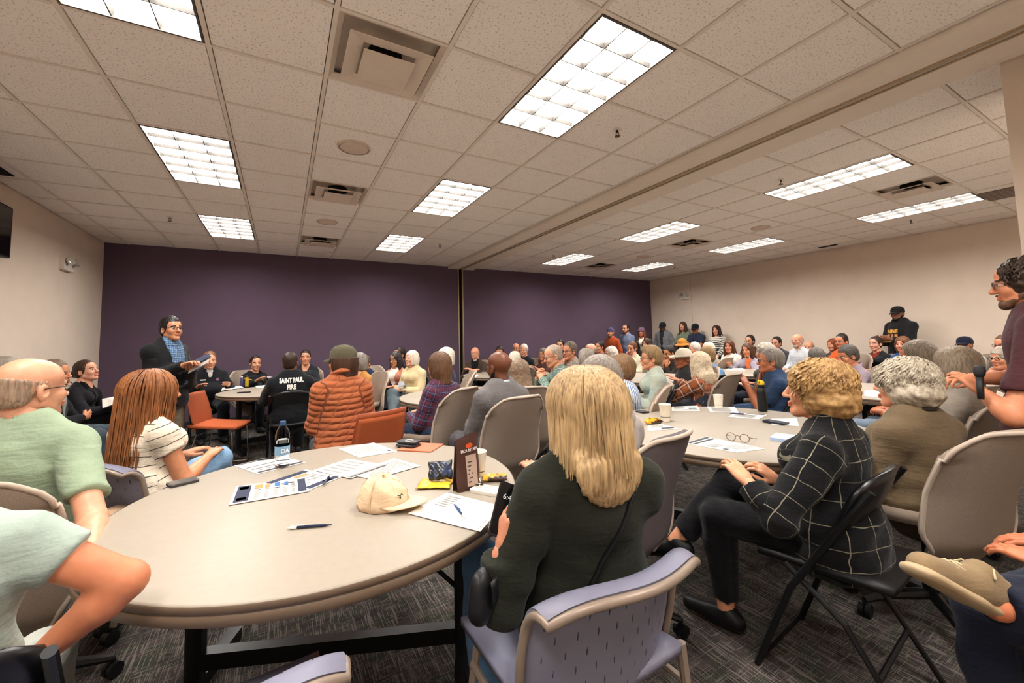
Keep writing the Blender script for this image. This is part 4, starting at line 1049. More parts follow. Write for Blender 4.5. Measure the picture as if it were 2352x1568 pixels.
    # --- hair
    if hcol and hcol[0] not in ('bald',):
        st, col = hcol[0], hcol[1]; o = hcol[2] if len(hcol) > 2 else {}; vol = o.get('vol', 1.0); ln = o.get('len', {'long': .30, 'bob': .115, 'curly': .10, 'pony': .16}.get(st, .1)); curl = o.get('curl', 1.0 if st == 'curly' else 0)
        Vr, Qr = sdf_mesh(hair_prims(st, vol, ln, fem), hHair, hair_post(st, vol, ln, fem, seed, curl, bool(P.get('cap'))))
        if o.get('n'):
            Vx, Qx = strands(o['n'], seed, st, ln, vol, curl); Qr = np.vstack([Qr, Qx + len(Vr)]); Vr = np.vstack([Vr, Vx])
        gz = Rn if not (st == 'long') else np.array(Matrix.Rotation(hyaw, 3, 'Z') @ Matrix.Rotation(hpit * .3, 3, 'X') @ Matrix.Rotation(hrol * .3, 3, 'Y'))
        mesh_obj('hair', xf(Vr, gz, S['headc'], hs), Qr, hairmat(col, o.get('c2'), bool(curl)), root, True)
    if P.get('beard'):
        bp = [C_((s * .052, -.004, -.052), (s * .012, .070, -.100), .0245, .024, .02) for s in (-1, 1)] + [E_((0, .079, -.098), (.025, .021, .024), .02), C_((-.022, .098, -.050), (.022, .098, -.050), .006, .006, .006)]
        def bpost(F, X, Y, Z): return np.maximum(F, -(np.sqrt((X / .021) ** 2 + ((Y - .10) / .03) ** 2 + ((Z + .0645) / .011) ** 2) - 1) * .01) + .002 * wobble(X, Y, Z, 200, seed, 6)
        Vr, Qr = sdf_mesh(bp, hHair * .8, bpost); mesh_obj('beard', xf(Vr, Rn, S['headc'], hs), Qr, hairmat(P['beard'], None, True), root, True)
    if P.get('cap'): cap_mesh(P['cap'][0], M4, fabric('plain', P['cap'][1], fold=.4), root, P.get('capback', False), fabric('plain', P['cap'][2], fold=.4) if len(P['cap']) > 2 else None)
    if P.get('glasses'): glasses_mesh(M4, mat('glasses_frame', P['glasses'], .3, var=0), root, *P.get('gsize', ()))
    if P.get('chair'):
        cx, cy = P.get('choff', (0, 0)); chair(P['chair'], rx + ca * cx - sa * cy, ry + sa * cx + ca * cy, hd + P.get('chrot', 0), 'under ' + P['short'])
    return root, S, garm, M4
ROOTS = {}
# ================================================================== everyone in the room (world position, heading, crown height)
ROOTS['arm'] = person(dict(head=(-0.617, 1.269, 1.300), heading=-0.191, sit=1, q=0, label='person in a pale aqua tee at the left edge, bare elbow on the near table', short='the person whose bare arm rests on the near table',
    W=.92, skin='#cd8460', hair=('short','#5a4636'), top=dict(c='#a6b5ab', sleeve=.25, g=.012, name='tee_shirt'), pants='#c6c9c0', armR=('W', (-0.294, 1.238, 0.829), (-0.417, 1.247, 0.725), (0,0,-1), .3), armL='lap', chair='fold'))
ROOTS['polo'] = person(dict(head=(-0.873, 2.354, 1.313), heading=0.168, sit=1, q=0, label='balding man in a sage green polo with black glasses, back turned, at left', short='the balding man in the green polo',
    W=1.1, belly=.03, skin='#d19a7c', hair=('fringe','#b09680',dict(vol=.2)), glasses='#141212', hyaw=-28, top=dict(mat=fabric('plain','#93a48a'), sleeve=.42, g=.02, collar=.0, name='polo_shirt'), pants='#c3a486', armR=('W', (-0.589, 2.054, 0.727), (-0.517, 1.796, 0.717), (0,0,-1), .3), armL='lap', chair='taupe'))
ROOTS['knees'] = person(dict(head=(-1.959, 4.887, 1.285), heading=1.504, sit=1, q=1, label='person with bare knees in shorts seated by the left wall, mostly behind the green polo', short='the person with bare knees by the left wall',
    skin='#c98a66', hair=('short','#8d8378'), top=dict(c='#6a6f70', sleeve=.4, name='tee_shirt'), pants='#3a3c40', plen=.42, arms='lapc', legs='wide', chair='taupe'))
ROOTS['crossarm'] = person(dict(head=(-1.926, 5.617, 1.240), heading=1.659, sit=1, q=1, label='person in a black jacket with folded arms and dark jeans by the left wall', short='the person with folded arms by the left wall',
    skin='#c98a66', hair=('short','#7a6250'), top=dict(c='#17171a', name='jacket', inner='#8f9694', iw=.05), pants='#45505a', arms='crossed', chair='taupe'))
ROOTS['writer'] = person(dict(head=(-1.932, 6.368, 1.222), heading=1.765, sit=1, q=1, label='dark-haired woman in black writing on a white pad by the left wall', short='the dark-haired woman writing',
    f=1, hyaw=-12, hpitch=14, skin='#d8a084', hair=('bun','#3b281c'), top=dict(c='#1d1c22', neck=.03, name='cardigan', inner='#0c0c0e'), pants='#131316', armR=((.10,.36,.70),), armL=((-.06,.36,.66),), legR='over', chair='taupe'))
ROOTS['auburn'] = person(dict(head=(-0.626, 3.004, 1.212), heading=0.772, sit=1, q=0, label='woman with long auburn hair in a striped cream top, seen from behind', short='the woman with long auburn hair',
    f=1, W=1.02, hyaw=-22, skin='#c98a66', hair=('long','#9c6238',dict(len=.44, n=420, c2='#5a3018')), top=dict(mat=fabric('hstripe','#eadbc6','#4a3d3a',None,.052,.085), sleeve=.22, g=.02, name='striped_top', long=.05), pmat=fabric('denim','#6f92b5','#8db0d0'), armR='lap', legR='over', chair='plastic'))
ROOTS['speaker'] = person(dict(head=(-1.017, 5.421, 1.659), heading=2.118, sit=0, q=1, label='standing speaker in a black jacket and blue plaid shirt holding a sheet of paper', short='',
    W=1.12, belly=.04, hyaw=-16, hpitch=6, skin='#c48a68', hair=('short','#1d1614',dict(vol=1.1)), glasses='#1c1c20', top=dict(c='#1a1a1d', g=.026, long=.08, name='jacket', inner=fabric('plaid','#1d2b44','#5f86b0','#9fb6cc',.045,.4), iw=.085, iz=.62), pants='#7d6f5d', armR=('W', (-1.130, 5.298, 1.056), (-0.839, 5.069, 1.171), (0,0,-1), .7), armL=('W', (-0.877, 5.510, 0.960), (-0.817, 5.199, 1.121), (0,0,-1), .6)))
ROOTS['officer'] = person(dict(head=(-0.934, 7.416, 1.262), heading=2.877, sit=1, q=2, label="uniformed officer in a black jacket half hidden by the speaker's paper", short='the officer whose face is behind the paper',
    W=1.12, belly=.03, skin='#d09a7c', hair=('short','#7d563a'), top=dict(c='#15161b', name='jacket', g=.022, collarc='#d8d4cc', inner='#c8c4c0', iw=.03, iz=.08), arms='table', pants='#15161b', chair='fold'))
ROOTS['police'] = person(dict(head=(-0.381, 7.919, 1.172), heading=2.605, sit=1, q=2, label='woman police officer in black uniform with a badge, hair tied back', short='the woman police officer',
    f=1, hyaw=-12, skin='#d39c7e', hair=('bun','#33221a'), top=dict(c='#14151a', name='uniform_shirt', g=.02, collar=.0), pants='#14151a', arms='table', chair='taupe'))
ROOTS['fire'] = person(dict(head=(0.091, 5.413, 1.257), heading=-0.053, sit=1, q=1, label='man with shaved head in a black fire department jacket with white lettering, from behind', short='the man in the lettered black jacket',
    W=1.14, hyaw=-20, skin='#8a5a42', hair=('buzz','#3a2a20'), top=dict(c='#16171b', g=.026, name='jacket', collarc='#e6e2da'), pants='#15161b', arms='table', chair='fold'))
ROOTS['slate'] = person(dict(head=(0.351, 7.735, 1.242), heading=-2.992, sit=1, q=2, label='short-haired woman in a dark slate shirt with a necklace by the purple wall', short='the short-haired woman in dark slate',
    f=1, W=.98, lean=6, hyaw=6, skin='#cf9474', hair=('short','#2b2220'), top=dict(c='#26292e', name='shirt', neck=.02, collar=.0), pants='#202226', arms='tablec', chair='taupe'))
ROOTS['orange'] = person(dict(head=(0.412, 3.449, 1.326), heading=-0.021, sit=1, q=1, label='person in a quilted orange jacket and olive cap seen from behind', short='the person in the quilted orange jacket',
    f=1, W=1.02, hyaw=48, skin='#cf9474', hair=('bob','#4a3020',dict(len=.13)), cap=('cap','#5d5846','#4d4a3c'), top=dict(mat=fabric('quilt','#b06440',None,None,.045), g=.03, name='quilted_jacket', collar=.035, puff=.004, fold=.004), pants='#3a3c44', arms='lapc', chair='orange', chrot=-.35, choff=(.16,-.05)))
ROOTS['mustard'] = person(dict(head=(0.906, 5.823, 1.212), heading=-1.975, sit=1, q=2, label='grey-haired woman with glasses in a mustard cardigan behind the orange jacket', short='the grey-haired woman in mustard',
    f=1, skin='#d6a488', hair=('bob','#8a8078'), glasses='#6b5a50', top=dict(c='#c08548', name='cardigan'), pants='#b08a5c', arms='lap', chair='taupe'))
ROOTS['navyback'] = person(dict(head=(1.234, 7.255, 1.122), heading=-2.624, sit=1, q=2, label='person in navy blue mostly hidden behind the mustard cardigan', short='the person in navy behind the mustard cardigan',
    skin='#c98f6e', hair=('short','#6b5a4c'), top=dict(c='#26304a', name='shirt'), chair='taupe'))
ROOTS['pink'] = person(dict(head=(1.613, 6.694, 1.189), heading=-2.312, sit=1, q=2, label='woman with long dark greying hair, glasses and a pink jacket by the purple wall', short='the woman in the pink jacket',
    f=1, skin='#c08a66', hair=('long','#3a3230',dict(len=.22)), glasses='#2a2220', hpitch=-6, top=dict(c='#c98670', name='jacket', inner='#efe8e0', iw=.07, iz=.36), pants='#18171c', arms='lapc', legR='over', chair='fold'))
ROOTS['behindpink'] = person(dict(head=(1.845, 7.364, 1.244), heading=-2.373, sit=1, q=2, label='dark-haired person mostly hidden behind the woman in pink', short='the dark-haired person behind the pink jacket',
    hyaw=-20, skin='#b57f5e', hair=('short','#2a1c16'), top=dict(c='#2a2c3a', name='shirt'), chair='fold'))
ROOTS['cream'] = person(dict(head=(1.703, 6.069, 1.213), heading=-2.100, sit=1, q=2, label='white-haired woman in a cream sweater with crossed legs', short='the white-haired woman in cream',
    f=1, W=1.05, hpitch=8, skin='#d3a184', hair=('bob','#e6dccb',dict(len=.10, c2='#b8ab98')), top=dict(c='#dcc79c', g=.022, name='sweater'), pants='#5d6a70', arms='lapc', legR='over', chair='fold'))
ROOTS['purpleplaid'] = person(dict(head=(1.266, 3.614, 1.238), heading=-0.501, sit=1, q=1, label='long-haired man in a purple plaid shirt seen from behind', short='the man in the purple plaid shirt',
    W=1.02, lean=-6, skin='#cf9474', hair=('bob','#6b4c34',dict(len=.165, c2='#3d2a1c')), top=dict(mat=fabric('plaid','#3a2a44','#6a3340','#5a6f90',.06,.45), name='plaid_shirt', collar=.0, g=.02), pmat=fabric('denim','#28344a','#34435c'), arms='lapc', legs='fwd', chair='taupe'))
ROOTS['whitehair'] = person(dict(head=(1.897, 5.154, 1.256), heading=-1.288, sit=1, q=2, label='white-haired person with glasses mostly hidden behind the purple plaid shirt', short='the white-haired person behind the purple plaid',
    f=1, skin='#d6a488', hair=('bob','#ddd3c4'), glasses='#7a6a60', top=dict(c='#2c3350', name='cardigan', inner='#e0c83a'), chair='taupe_arm'))
ROOTS['brownjacket'] = person(dict(head=(3.329, 7.346, 1.206), heading=-2.472, sit=1, q=2, label='bald white-bearded man in a brown jacket reading at the far table', short='the bearded man in the brown jacket',
    W=1.08, lean=10, hpitch=-24, skin='#d89a7c', hair=('fringe','#cfc4b6'), beard='#d8cfc2', top=dict(c='#4a3a32', name='jacket', inner='#17161a', iw=.07, iz=.4), arms='tablec', chair='taupe'))
ROOTS['hiddendark'] = person(dict(head=(3.850, 7.285, 1.202), heading=-2.551, sit=1, q=2, label='dark-haired man whose face is cut off by the bald head in front', short='the dark-haired man behind the grey suit',
    skin='#cf9474', hair=('short','#3a2c24',dict(vol=1.3)), top=dict(c='#3a3a42', name='shirt'), arms='table', chair='taupe'))
ROOTS['suit'] = person(dict(head=(1.495, 2.855, 1.251), heading=-0.111, sit=1, q=1, label='bald bearded dark-skinned man in a grey suit jacket seen from behind', short='the bald man in the grey suit',
    W=1.12, hyaw=6, lean=-8, skin='#6b4029', hair=('bald','#1a1210'), beard='#140e0c', top=dict(c='#6c6868', g=.024, name='suit_jacket', collarc='#a9b8c4', collar=-.012, fold=.008), pants='#6a666c', arms='lapc', legs='fwd', chair='taupe'))
ROOTS['baldfar'] = person(dict(head=(4.638, 7.990, 1.262), heading=-2.162, sit=1, q=2, label='bald man with glasses at the far table beside the white-haired man', short='the bald man with glasses at the far table',
    hyaw=20, skin='#c98a6a', hair=('fringe','#6a5a50'), glasses='#1a1816', top=dict(c='#5a544e', name='shirt'), chair='taupe'))
ROOTS['whitefar'] = person(dict(head=(4.430, 7.304, 1.231), heading=-2.003, sit=1, q=2, label='white-haired man in a dark jacket by the purple wall', short='the white-haired man in the dark jacket',
    hyaw=16, skin='#d39c7e', hair=('short','#d8d0c4'), top=dict(c='#1e2026', name='jacket'), chair='taupe'))
ROOTS['whitecap'] = person(dict(head=(3.160, 5.491, 1.156), heading=0.243, sit=1, q=2, label='person in a white cap and tan jacket seen from behind at the far table', short='the person in the white cap',
    skin='#c98f6e', hair=('buzz','#8a7d70'), cap=('cap','#ded6c4','#cfc6b2'), capback=True, top=dict(c='#9a8672', name='jacket', g=.022), arms='table', chair='taupe'))
ROOTS['ashblond'] = person(dict(head=(1.995, 3.388, 1.149), heading=0.323, sit=1, q=1, label='woman with wavy ash-blond hair and a charcoal top seen from behind, beside the grey suit', short='the woman with wavy ash-blond hair',
    f=1, W=1.0, skin='#cf9474', hair=('long','#8a735c',dict(len=.20, curl=.55, c2='#5a4636')), top=dict(c='#2c2b2c', name='sweater'), chair='taupe'))
ROOTS['leaner'] = person(dict(head=(4.444, 6.614, 1.161), heading=-1.782, sit=1, q=2, label='grey-haired woman leaning her cheek on her hand at the far table', short='the woman leaning on her hand',
    f=1, hyaw=20, skin='#c08262', hair=('bob','#6f655c'), top=dict(c='#4a2c26', name='sweater', sleeve=.5), armR='cheek', armL='table', chair='taupe'))
ROOTS['greenplaid'] = person(dict(head=(2.775, 3.921, 1.261), heading=-1.269, sit=1, q=1, label='bald man with glasses in a green and white plaid shirt, hands clasped at his chin', short='the bald man in the green plaid shirt',
    W=1.04, lean=14, hpitch=-14, skin='#d49a78', hair=('buzz','#b5a292'), glasses='#2a2420', top=dict(mat=fabric('plaid','#2c4450','#7fa08a','#dfe6e0',.035,.45), name='plaid_shirt', collar=.0), arms='clasp', chair='taupe'))
ROOTS['darkfar'] = person(dict(head=(5.338, 7.251, 1.311), heading=-1.914, sit=1, q=2, label='dark-haired man far back by the purple wall, face partly hidden', short='the dark-haired man by the purple wall',
    hyaw=20, skin='#d09a7c', hair=('short','#1c1614'), top=dict(c='#3a3f50', name='shirt'), chair='taupe'))
ROOTS['thinker'] = person(dict(head=(3.532, 4.587, 1.283), heading=-1.578, sit=1, q=2, label='grey-haired man with glasses holding a hand over his mouth', short='the man with a hand on his mouth',
    W=1.05, hyaw=10, skin='#cf9070', hair=('short','#6f6257'), glasses='#1d1a18', top=dict(mat=fabric('plaid','#8a8078','#b5aa9c','#5a5048',.03,.4), name='shirt', collar=.0), armR='chin', armL='table', chair='taupe'))
ROOTS['greyback'] = person(dict(head=(3.208, 3.855, 1.210), heading=0.101, sit=1, q=1, label='person with a grey bob seen from behind between the plaid men and the blonde', short='the person with grey bobbed hair',
    f=1, skin='#cf9474', hair=('bob','#a39a8e',dict(c2='#5a5048')), top=dict(c='#4a4540', name='sweater'), chair='taupe'))
ROOTS['greyhood'] = person(dict(head=(1.362, 1.553, 1.230), heading=-0.188, sit=1, q=0, label='person in a light grey sweatshirt mostly hidden behind the long-haired blonde', short='the person in the grey hooded sweatshirt',
    W=1.06, skin='#cf8f6e', hair=('short','#8d8278',dict(vol=1.4)), top=dict(c='#b3a9a4', g=.026, name='sweatshirt', hood=1), pmat=fabric('denim','#34506e','#466488'), arms='knee', chair='slate'))
ROOTS['baldmid'] = person(dict(head=(5.119, 6.004, 1.232), heading=-1.388, sit=1, q=2, label='bald man partly hidden behind the grey-haired crowd', short='the bald man behind the grey bob',
    skin='#d8a084', hair=('fringe','#a89a8c'), top=dict(c='#5a5560', name='shirt'), chair='taupe'))
ROOTS['bunwoman'] = person(dict(head=(6.023, 6.761, 1.253), heading=-1.506, sit=1, q=2, label='woman with dark hair tied back, far behind, holding a hand to her face', short='the woman with dark hair tied back',
    f=1, hyaw=10, skin='#c88a68', hair=('bun','#221814'), top=dict(c='#8a6a60', name='sweater'), armR='cheek', chair='taupe'))
ROOTS['whitecurl'] = person(dict(head=(4.957, 5.295, 1.181), heading=-1.377, sit=1, q=2, label='person with white curly hair and glasses, hand raised to the cheek', short='the white-curled person with glasses',
    f=1, skin='#cf8f70', hair=('curly','#d5ccc0',dict(vol=.4)), glasses='#4a403a', top=dict(c='#33383a', name='sweater'), armR='cheek', armL='table', chair='taupe'))
ROOTS['backcap'] = person(dict(head=(7.533, 8.014, 1.593), heading=-1.759, sit=0, q=2, label='standing man in a rust sweater and backwards cap against the purple wall', short='',
    hyaw=6, skin='#d09272', hair=('buzz','#4a3424'), beard='#5a3a28', cap=('cap','#4a4466','#d8d0c8'), capback=True, top=dict(c='#9a4320', name='sweater', g=.022), pants='#33405a', arms='side'))
ROOTS['bluetee'] = person(dict(head=(8.030, 7.960, 1.684), heading=-1.828, sit=0, q=2, label='standing man with glasses in a faded blue tee against the purple wall', short='',
    hyaw=-10, skin='#cf9474', hair=('short','#241a16'), glasses='#241c18', beard='#3a2a20', top=dict(c='#6b7690', sleeve=.42, name='tee_shirt'), pants='#3a4a66', arms='front'))
ROOTS['beanie'] = person(dict(head=(8.514, 7.871, 1.581), heading=-1.933, sit=0, q=2, label='woman in a mauve beanie and dark jacket standing in the purple corner', short='',
    f=1, skin='#c07a60', hair=('long','#7a4a34',dict(len=.16)), cap=('beanie','#6a5060'), top=dict(c='#4a423c', name='jacket', inner='#d8cdbc', iw=.06, iz=.4), pants='#2a2a30', arms='pocket'))
ROOTS['leangirl'] = person(dict(head=(6.190, 5.981, 1.233), heading=-1.431, sit=1, q=2, label='brown-haired woman in a cream sweater resting her head on her hand', short='the brown-haired woman resting her head on her hand',
    f=1, hpitch=-16, hyaw=12, hroll=-8, skin='#d89c80', hair=('pony','#6a4630'), top=dict(c='#d6ccb0', name='sweater'), armR='cheek', chair='taupe'))
ROOTS['darklong'] = person(dict(head=(7.001, 6.328, 1.294), heading=-1.538, sit=1, q=2, label='woman with long dark brown hair seated below the standing beanie woman', short='the woman with long dark hair',
    f=1, skin='#c88a6c', hair=('long','#3a2218',dict(len=.20)), top=dict(c='#3a3236', name='sweater'), chair='taupe'))
ROOTS['greyhoodie'] = person(dict(head=(9.499, 7.999, 1.731), heading=-1.817, sit=0, q=2, label='standing man in a grey zip hoodie and black cap against the right wall', short='',
    W=1.1, hpitch=-12, hroll=-10, skin='#9a6448', hair=('buzz','#1a1412'), beard='#2a1c16', cap=('cap','#26262a'), top=dict(c='#77777c', hood=1, g=.024, name='hoodie', inner='#2a2c2e', iw=.06, iz=.6), pants='#22242a', arms='pocket'))
ROOTS['longbrown'] = person(dict(head=(9.580, 7.383, 1.714), heading=-1.704, sit=0, q=2, label='standing woman with long brown hair in a grey-green top against the right wall', short='',
    f=1, hyaw=10, hpitch=6, skin='#d09a7c', hair=('long','#4a3020',dict(len=.34)), top=dict(c='#6f7866', name='top', sleeve=.8), pants='#3a3a40', arms='crossed'))
ROOTS['navytee'] = person(dict(head=(9.561, 6.997, 1.644), heading=-1.714, sit=0, q=2, label='standing man in a navy tee and black cap, sunglasses hung at the collar', short='',
    W=1.1, hpitch=-12, hroll=-6, skin='#b87850', hair=('buzz','#2a1c16'), cap=('cap','#1a1b22'), top=dict(c='#2a3244', sleeve=.42, name='tee_shirt', g=.02), pants='#2a2c34', arms='crossed'))
ROOTS['stripewoman'] = person(dict(head=(9.542, 6.383, 1.575), heading=-1.811, sit=0, q=2, label='standing woman in a striped sweater with sunglasses on her head against the right wall', short='',
    f=1, skin='#d09478', hair=('long','#3a2018',dict(len=.16)), top=dict(mat=fabric('hstripe','#d6d0c4','#3c4a4c',None,.05,.42), name='striped_sweater', g=.02), pants='#23242a', arms='front'))
ROOTS['denim'] = person(dict(head=(3.496, 3.121, 1.219), heading=-0.833, sit=1, q=1, label='short-haired blonde woman with dark glasses in a pale denim jacket', short='the short-haired blonde in pale denim',
    f=1, W=1.04, hyaw=8, skin='#d89a78', hair=('side','#a5865c',dict(vol=1.5, c2='#5d4630')), glasses='#16120f', top=dict(mat=fabric('denim','#9db0ae','#b9bda8'), g=.024, name='denim_jacket', collar=.0), pmat=fabric('denim','#46566e','#566a86'), arms='lap', chair='fold'))
ROOTS['bluestripe'] = person(dict(head=(2.629, 2.690, 1.164), heading=-0.657, sit=1, q=1, label='person with short brown hair in a blue and white striped shirt beside the blonde', short='the person in the blue striped shirt',
    W=1.0, hyaw=4, skin='#cd8058', hair=('short','#8a6848',dict(vol=1.6, c2='#4a3424')), glasses='#1a1614', top=dict(mat=fabric('vstripe','#dfe4ea','#5f82b4',None,.028,.45), name='striped_shirt', collar=.0, g=.02), pants='#3a4458', arms='lap', chair='taupe'))
ROOTS['facepalm'] = person(dict(head=(6.011, 4.940, 1.151), heading=-1.281, sit=1, q=2, label='dark-haired man covering his face with one hand', short='the man covering his face',
    hyaw=8, hpitch=-8, skin='#b87a54', hair=('short','#1f1815'), glasses='#1a1614', top=dict(c='#2a211e', name='sweater'), armR='chin', armL='chin', chair='taupe'))
ROOTS['fluffhat'] = person(dict(head=(4.450, 3.454, 1.171), heading=-1.149, sit=1, q=1, label='person in an off-white brimmed hat and dark jacket with a scarf', short='the person in the off-white brimmed hat',
    hyaw=8, skin='#a86a4c', hair=('buzz','#8a8078'), cap=('brimhat','#cfc6b6'), top=dict(c='#38393b', g=.024, name='jacket', collar=.015), arms='lapc', chair='taupe'))
ROOTS['orangehat'] = person(dict(head=(7.497, 5.823, 1.280), heading=-1.708, sit=1, q=2, label='woman with glasses in an orange bucket hat in the back rows', short='the woman in the orange bucket hat',
    f=1, hpitch=-6, skin='#c07a5c', hair=('long','#241a18',dict(len=.14)), glasses='#241a18', cap=('bucket','#c88436'), top=dict(c='#3a3a40', name='sweater'), chair='taupe'))
ROOTS['pinkwhite'] = person(dict(head=(7.195, 5.312, 1.187), heading=-1.160, sit=1, q=2, label='white-haired person in the back rows below the navy tee', short='the white-haired person beside the white cap',
    skin='#d89c80', hair=('short','#ddd2c6',dict(vol=1.4)), top=dict(c='#6a6a70', name='shirt'), chair='taupe'))
ROOTS['knitcap'] = person(dict(head=(6.979, 4.856, 1.199), heading=-0.084, sit=1, q=2, label='person in a cream knit cap seen from behind', short='the person in the cream knit cap',
    skin='#d09a7c', hair=('buzz','#a09084'), cap=('beanie','#d8cdba'), top=dict(c='#b0a698', name='sweater'), chair='taupe'))
ROOTS['bluesweater'] = person(dict(head=(4.940, 3.469, 1.171), heading=0.051, sit=1, q=2, label='blond person in a light blue sweater seen from behind, right of the white-haired plaid shirt', short='the person in the light blue sweater',
    f=1, W=1.05, skin='#cf9474', hair=('short','#9a7a52',dict(vol=1.5)), top=dict(c='#6f96c2', g=.022, name='sweater'), chair='fold'))
ROOTS['flannel'] = person(dict(head=(4.090, 2.969, 1.144), heading=-0.139, sit=1, q=1, label='woman with wavy white-blond hair in a rust and grey plaid flannel', short='the white-haired woman in the plaid flannel',
    f=1, W=1.04, hyaw=-20, skin='#d09a7c', hair=('long','#e3d2b6',dict(len=.17, curl=.6, vol=1.6, c2='#b59d80')), top=dict(mat=fabric('plaid','#7a4636','#b5683c','#d8cdbc',.10,.45), name='flannel_shirt', g=.022), pants='#3a3e4a', arms='table', chair='taupe'))
ROOTS['whitetop'] = person(dict(head=(7.610, 4.848, 1.225), heading=-1.545, sit=1, q=2, label='woman with brown bangs in a white sweater with a brown bag on her lap', short='the brown-haired woman in white',
    f=1, hyaw=20, skin='#cf8f70', hair=('long','#5d3520',dict(len=.20)), top=dict(c='#e6ddd0', name='sweater', g=.02), arms='lapc', chair='taupe'))
ROOTS['beardglasses'] = person(dict(head=(8.973, 5.231, 1.306), heading=-1.819, sit=1, q=2, label='dark-bearded man with glasses and a dark top by the right wall', short='the bearded man with glasses by the right wall',
    hyaw=-14, skin='#c88f6e', hair=('short','#231a17'), beard='#2a1e19', glasses='#1c1614', top=dict(c='#3a2d33', name='shirt'), chair='taupe'))
ROOTS['lilac'] = person(dict(head=(7.321, 4.325, 1.170), heading=-1.720, sit=1, q=2, label='brown-haired girl in a lilac-grey sweater drinking beside an orange bottle', short='the girl in lilac grey',
    f=1, hpitch=-4, skin='#c8855f', hair=('long','#5a3826',dict(len=.16)), top=dict(c='#a49cac', name='sweater'), armL='chin', armR='table', chair='taupe'))
ROOTS['greywave'] = person(dict(head=(5.410, 2.974, 1.220), heading=-0.014, sit=1, q=1, label='person with wavy grey hair seen from behind beside the man in the blue shirt', short='the grey-haired person beside the man in denim blue',
    f=1, skin='#d09a7c', hair=('curly','#b5ab9c',dict(vol=.3)), top=dict(c='#55504c', name='sweater'), chair='taupe'))
ROOTS['denimman'] = person(dict(head=(4.418, 2.382, 1.176), heading=-0.564, sit=1, q=1, label='man with glasses in a dark blue shirt holding a hand to his mouth', short='the man in the dark blue shirt',
    W=1.1, hyaw=6, hpitch=4, skin='#c27c58', hair=('short','#8f867c',dict(vol=1.2)), glasses='#1d1614', top=dict(mat=fabric('denim','#26364e','#34486a'), g=.022, sleeve=.46, name='shirt', collar=.0), pmat=fabric('denim','#3a5272','#4f6a8c'), armR='chin', armL=((-.05,.26,.80),(-.6,-.3,-1)), chair='fold'))
ROOTS['darkglasses'] = person(dict(head=(9.163, 4.785, 1.256), heading=-1.738, sit=1, q=2, label='clean-shaven man with dark hair and glasses by the right wall', short='the dark-haired man with glasses by the right wall',
    hyaw=-12, skin='#d0937a', hair=('short','#29211d'), glasses='#1a1614', top=dict(c='#4a4a52', name='shirt'), chair='taupe'))
ROOTS['checkshirt'] = person(dict(head=(8.440, 4.036, 1.318), heading=-1.319, sit=1, q=2, label='bald grey-bearded man with glasses in a pale checked shirt', short='the bald bearded man in the pale check shirt',
    hyaw=10, skin='#d69a7c', hair=('fringe','#b5a596'), beard='#b8a898', glasses='#8a7a6c', top=dict(mat=fabric('grid','#cfd2d6','#7f8a9a',None,.03,.12), name='shirt', collar=.0), chair='taupe'))
ROOTS['baldsmall'] = person(dict(head=(9.202, 4.198, 1.172), heading=-1.650, sit=1, q=2, label='bald man in the back row just right of the checked shirt', short='the bald man right of the check shirt',
    skin='#d69a78', hair=('fringe','#8a7868'), top=dict(c='#6a6058', name='shirt'), chair='taupe'))
ROOTS['orangeshirt'] = person(dict(head=(8.558, 3.398, 1.294), heading=-1.181, sit=1, q=2, label='dark-haired man with glasses in a bright orange shirt', short='the man in the orange shirt',
    W=1.05, hyaw=12, skin='#c98464', hair=('short','#2a1c17'), glasses='#2a2430', beard='#8a5a44', top=dict(c='#d8622c', name='shirt', collar=.0), arms='table', chair='taupe'))
ROOTS['redhair'] = person(dict(head=(9.382, 3.864, 1.209), heading=-1.263, sit=1, q=2, label='person with reddish hair mostly hidden behind the orange shirt', short='the red-haired person behind the orange shirt',
    f=1, skin='#cf9070', hair=('bob','#8a4420'), top=dict(c='#5a4a44', name='sweater'), chair='taupe'))
ROOTS['greytop'] = person(dict(head=(6.558, 2.919, 1.107), heading=0.454, sit=1, q=2, label='person with dark grey hair seen from behind, just above the curly blonde', short='the grey-haired person behind the curly blonde',
    skin='#cf9474', hair=('short','#6a645e',dict(vol=1.4)), top=dict(c='#4a4a50', name='shirt'), chair='taupe'))
ROOTS['curlyblonde'] = person(dict(head=(1.954, 0.880, 1.217), heading=-0.109, sit=1, q=0, label='woman with curly blonde hair in a black windowpane shirt, seated in profile', short='the curly-haired blonde in black',
    f=1, W=1.02, hyaw=12, hpitch=2, skin='#d79b78', hair=('curly','#b8925f',dict(vol=.8, len=.125, n=800, c2='#7a5832')), top=dict(mat=fabric('grid','#101012','#b0a78c',None,.075,.035), g=.024, name='windowpane_shirt', collar=.0, fold=.008, long=.04), pants='#101013', plen=.93, armR=('W', (2.076, 0.920, 0.539), (1.960, 1.053, 0.676), (.3,.2,-1), .6), armL=('W', (1.617, 0.878, 0.658), (1.641, 0.996, 0.742), (.2,.2,-1), .6), legR='over', shoes='#0e0e10', chair='fold'))
ROOTS['purplescarf'] = person(dict(head=(6.100, 2.367, 1.156), heading=-0.929, sit=1, q=1, label='woman with short dark grey hair, glasses and a plum scarf leaning over the table', short='the woman with the plum scarf',
    f=1, lean=12, hpitch=-12, skin='#c08060', hair=('short','#4c4640',dict(vol=1.4)), glasses='#6a5850', top=dict(c='#8d7f8a', name='top', collar=.02), arms='table', chair='taupe'))
ROOTS['blazer'] = person(dict(head=(8.951, 3.069, 1.235), heading=-1.133, sit=1, q=2, label='woman with tied-back hair in a black blazer over a rust top', short='the woman in the black blazer',
    f=1, hyaw=14, skin='#d39c82', hair=('bun','#3a2a22'), top=dict(c='#232528', name='blazer', inner='#7a2c1c', iw=.06, iz=.3), chair='taupe'))
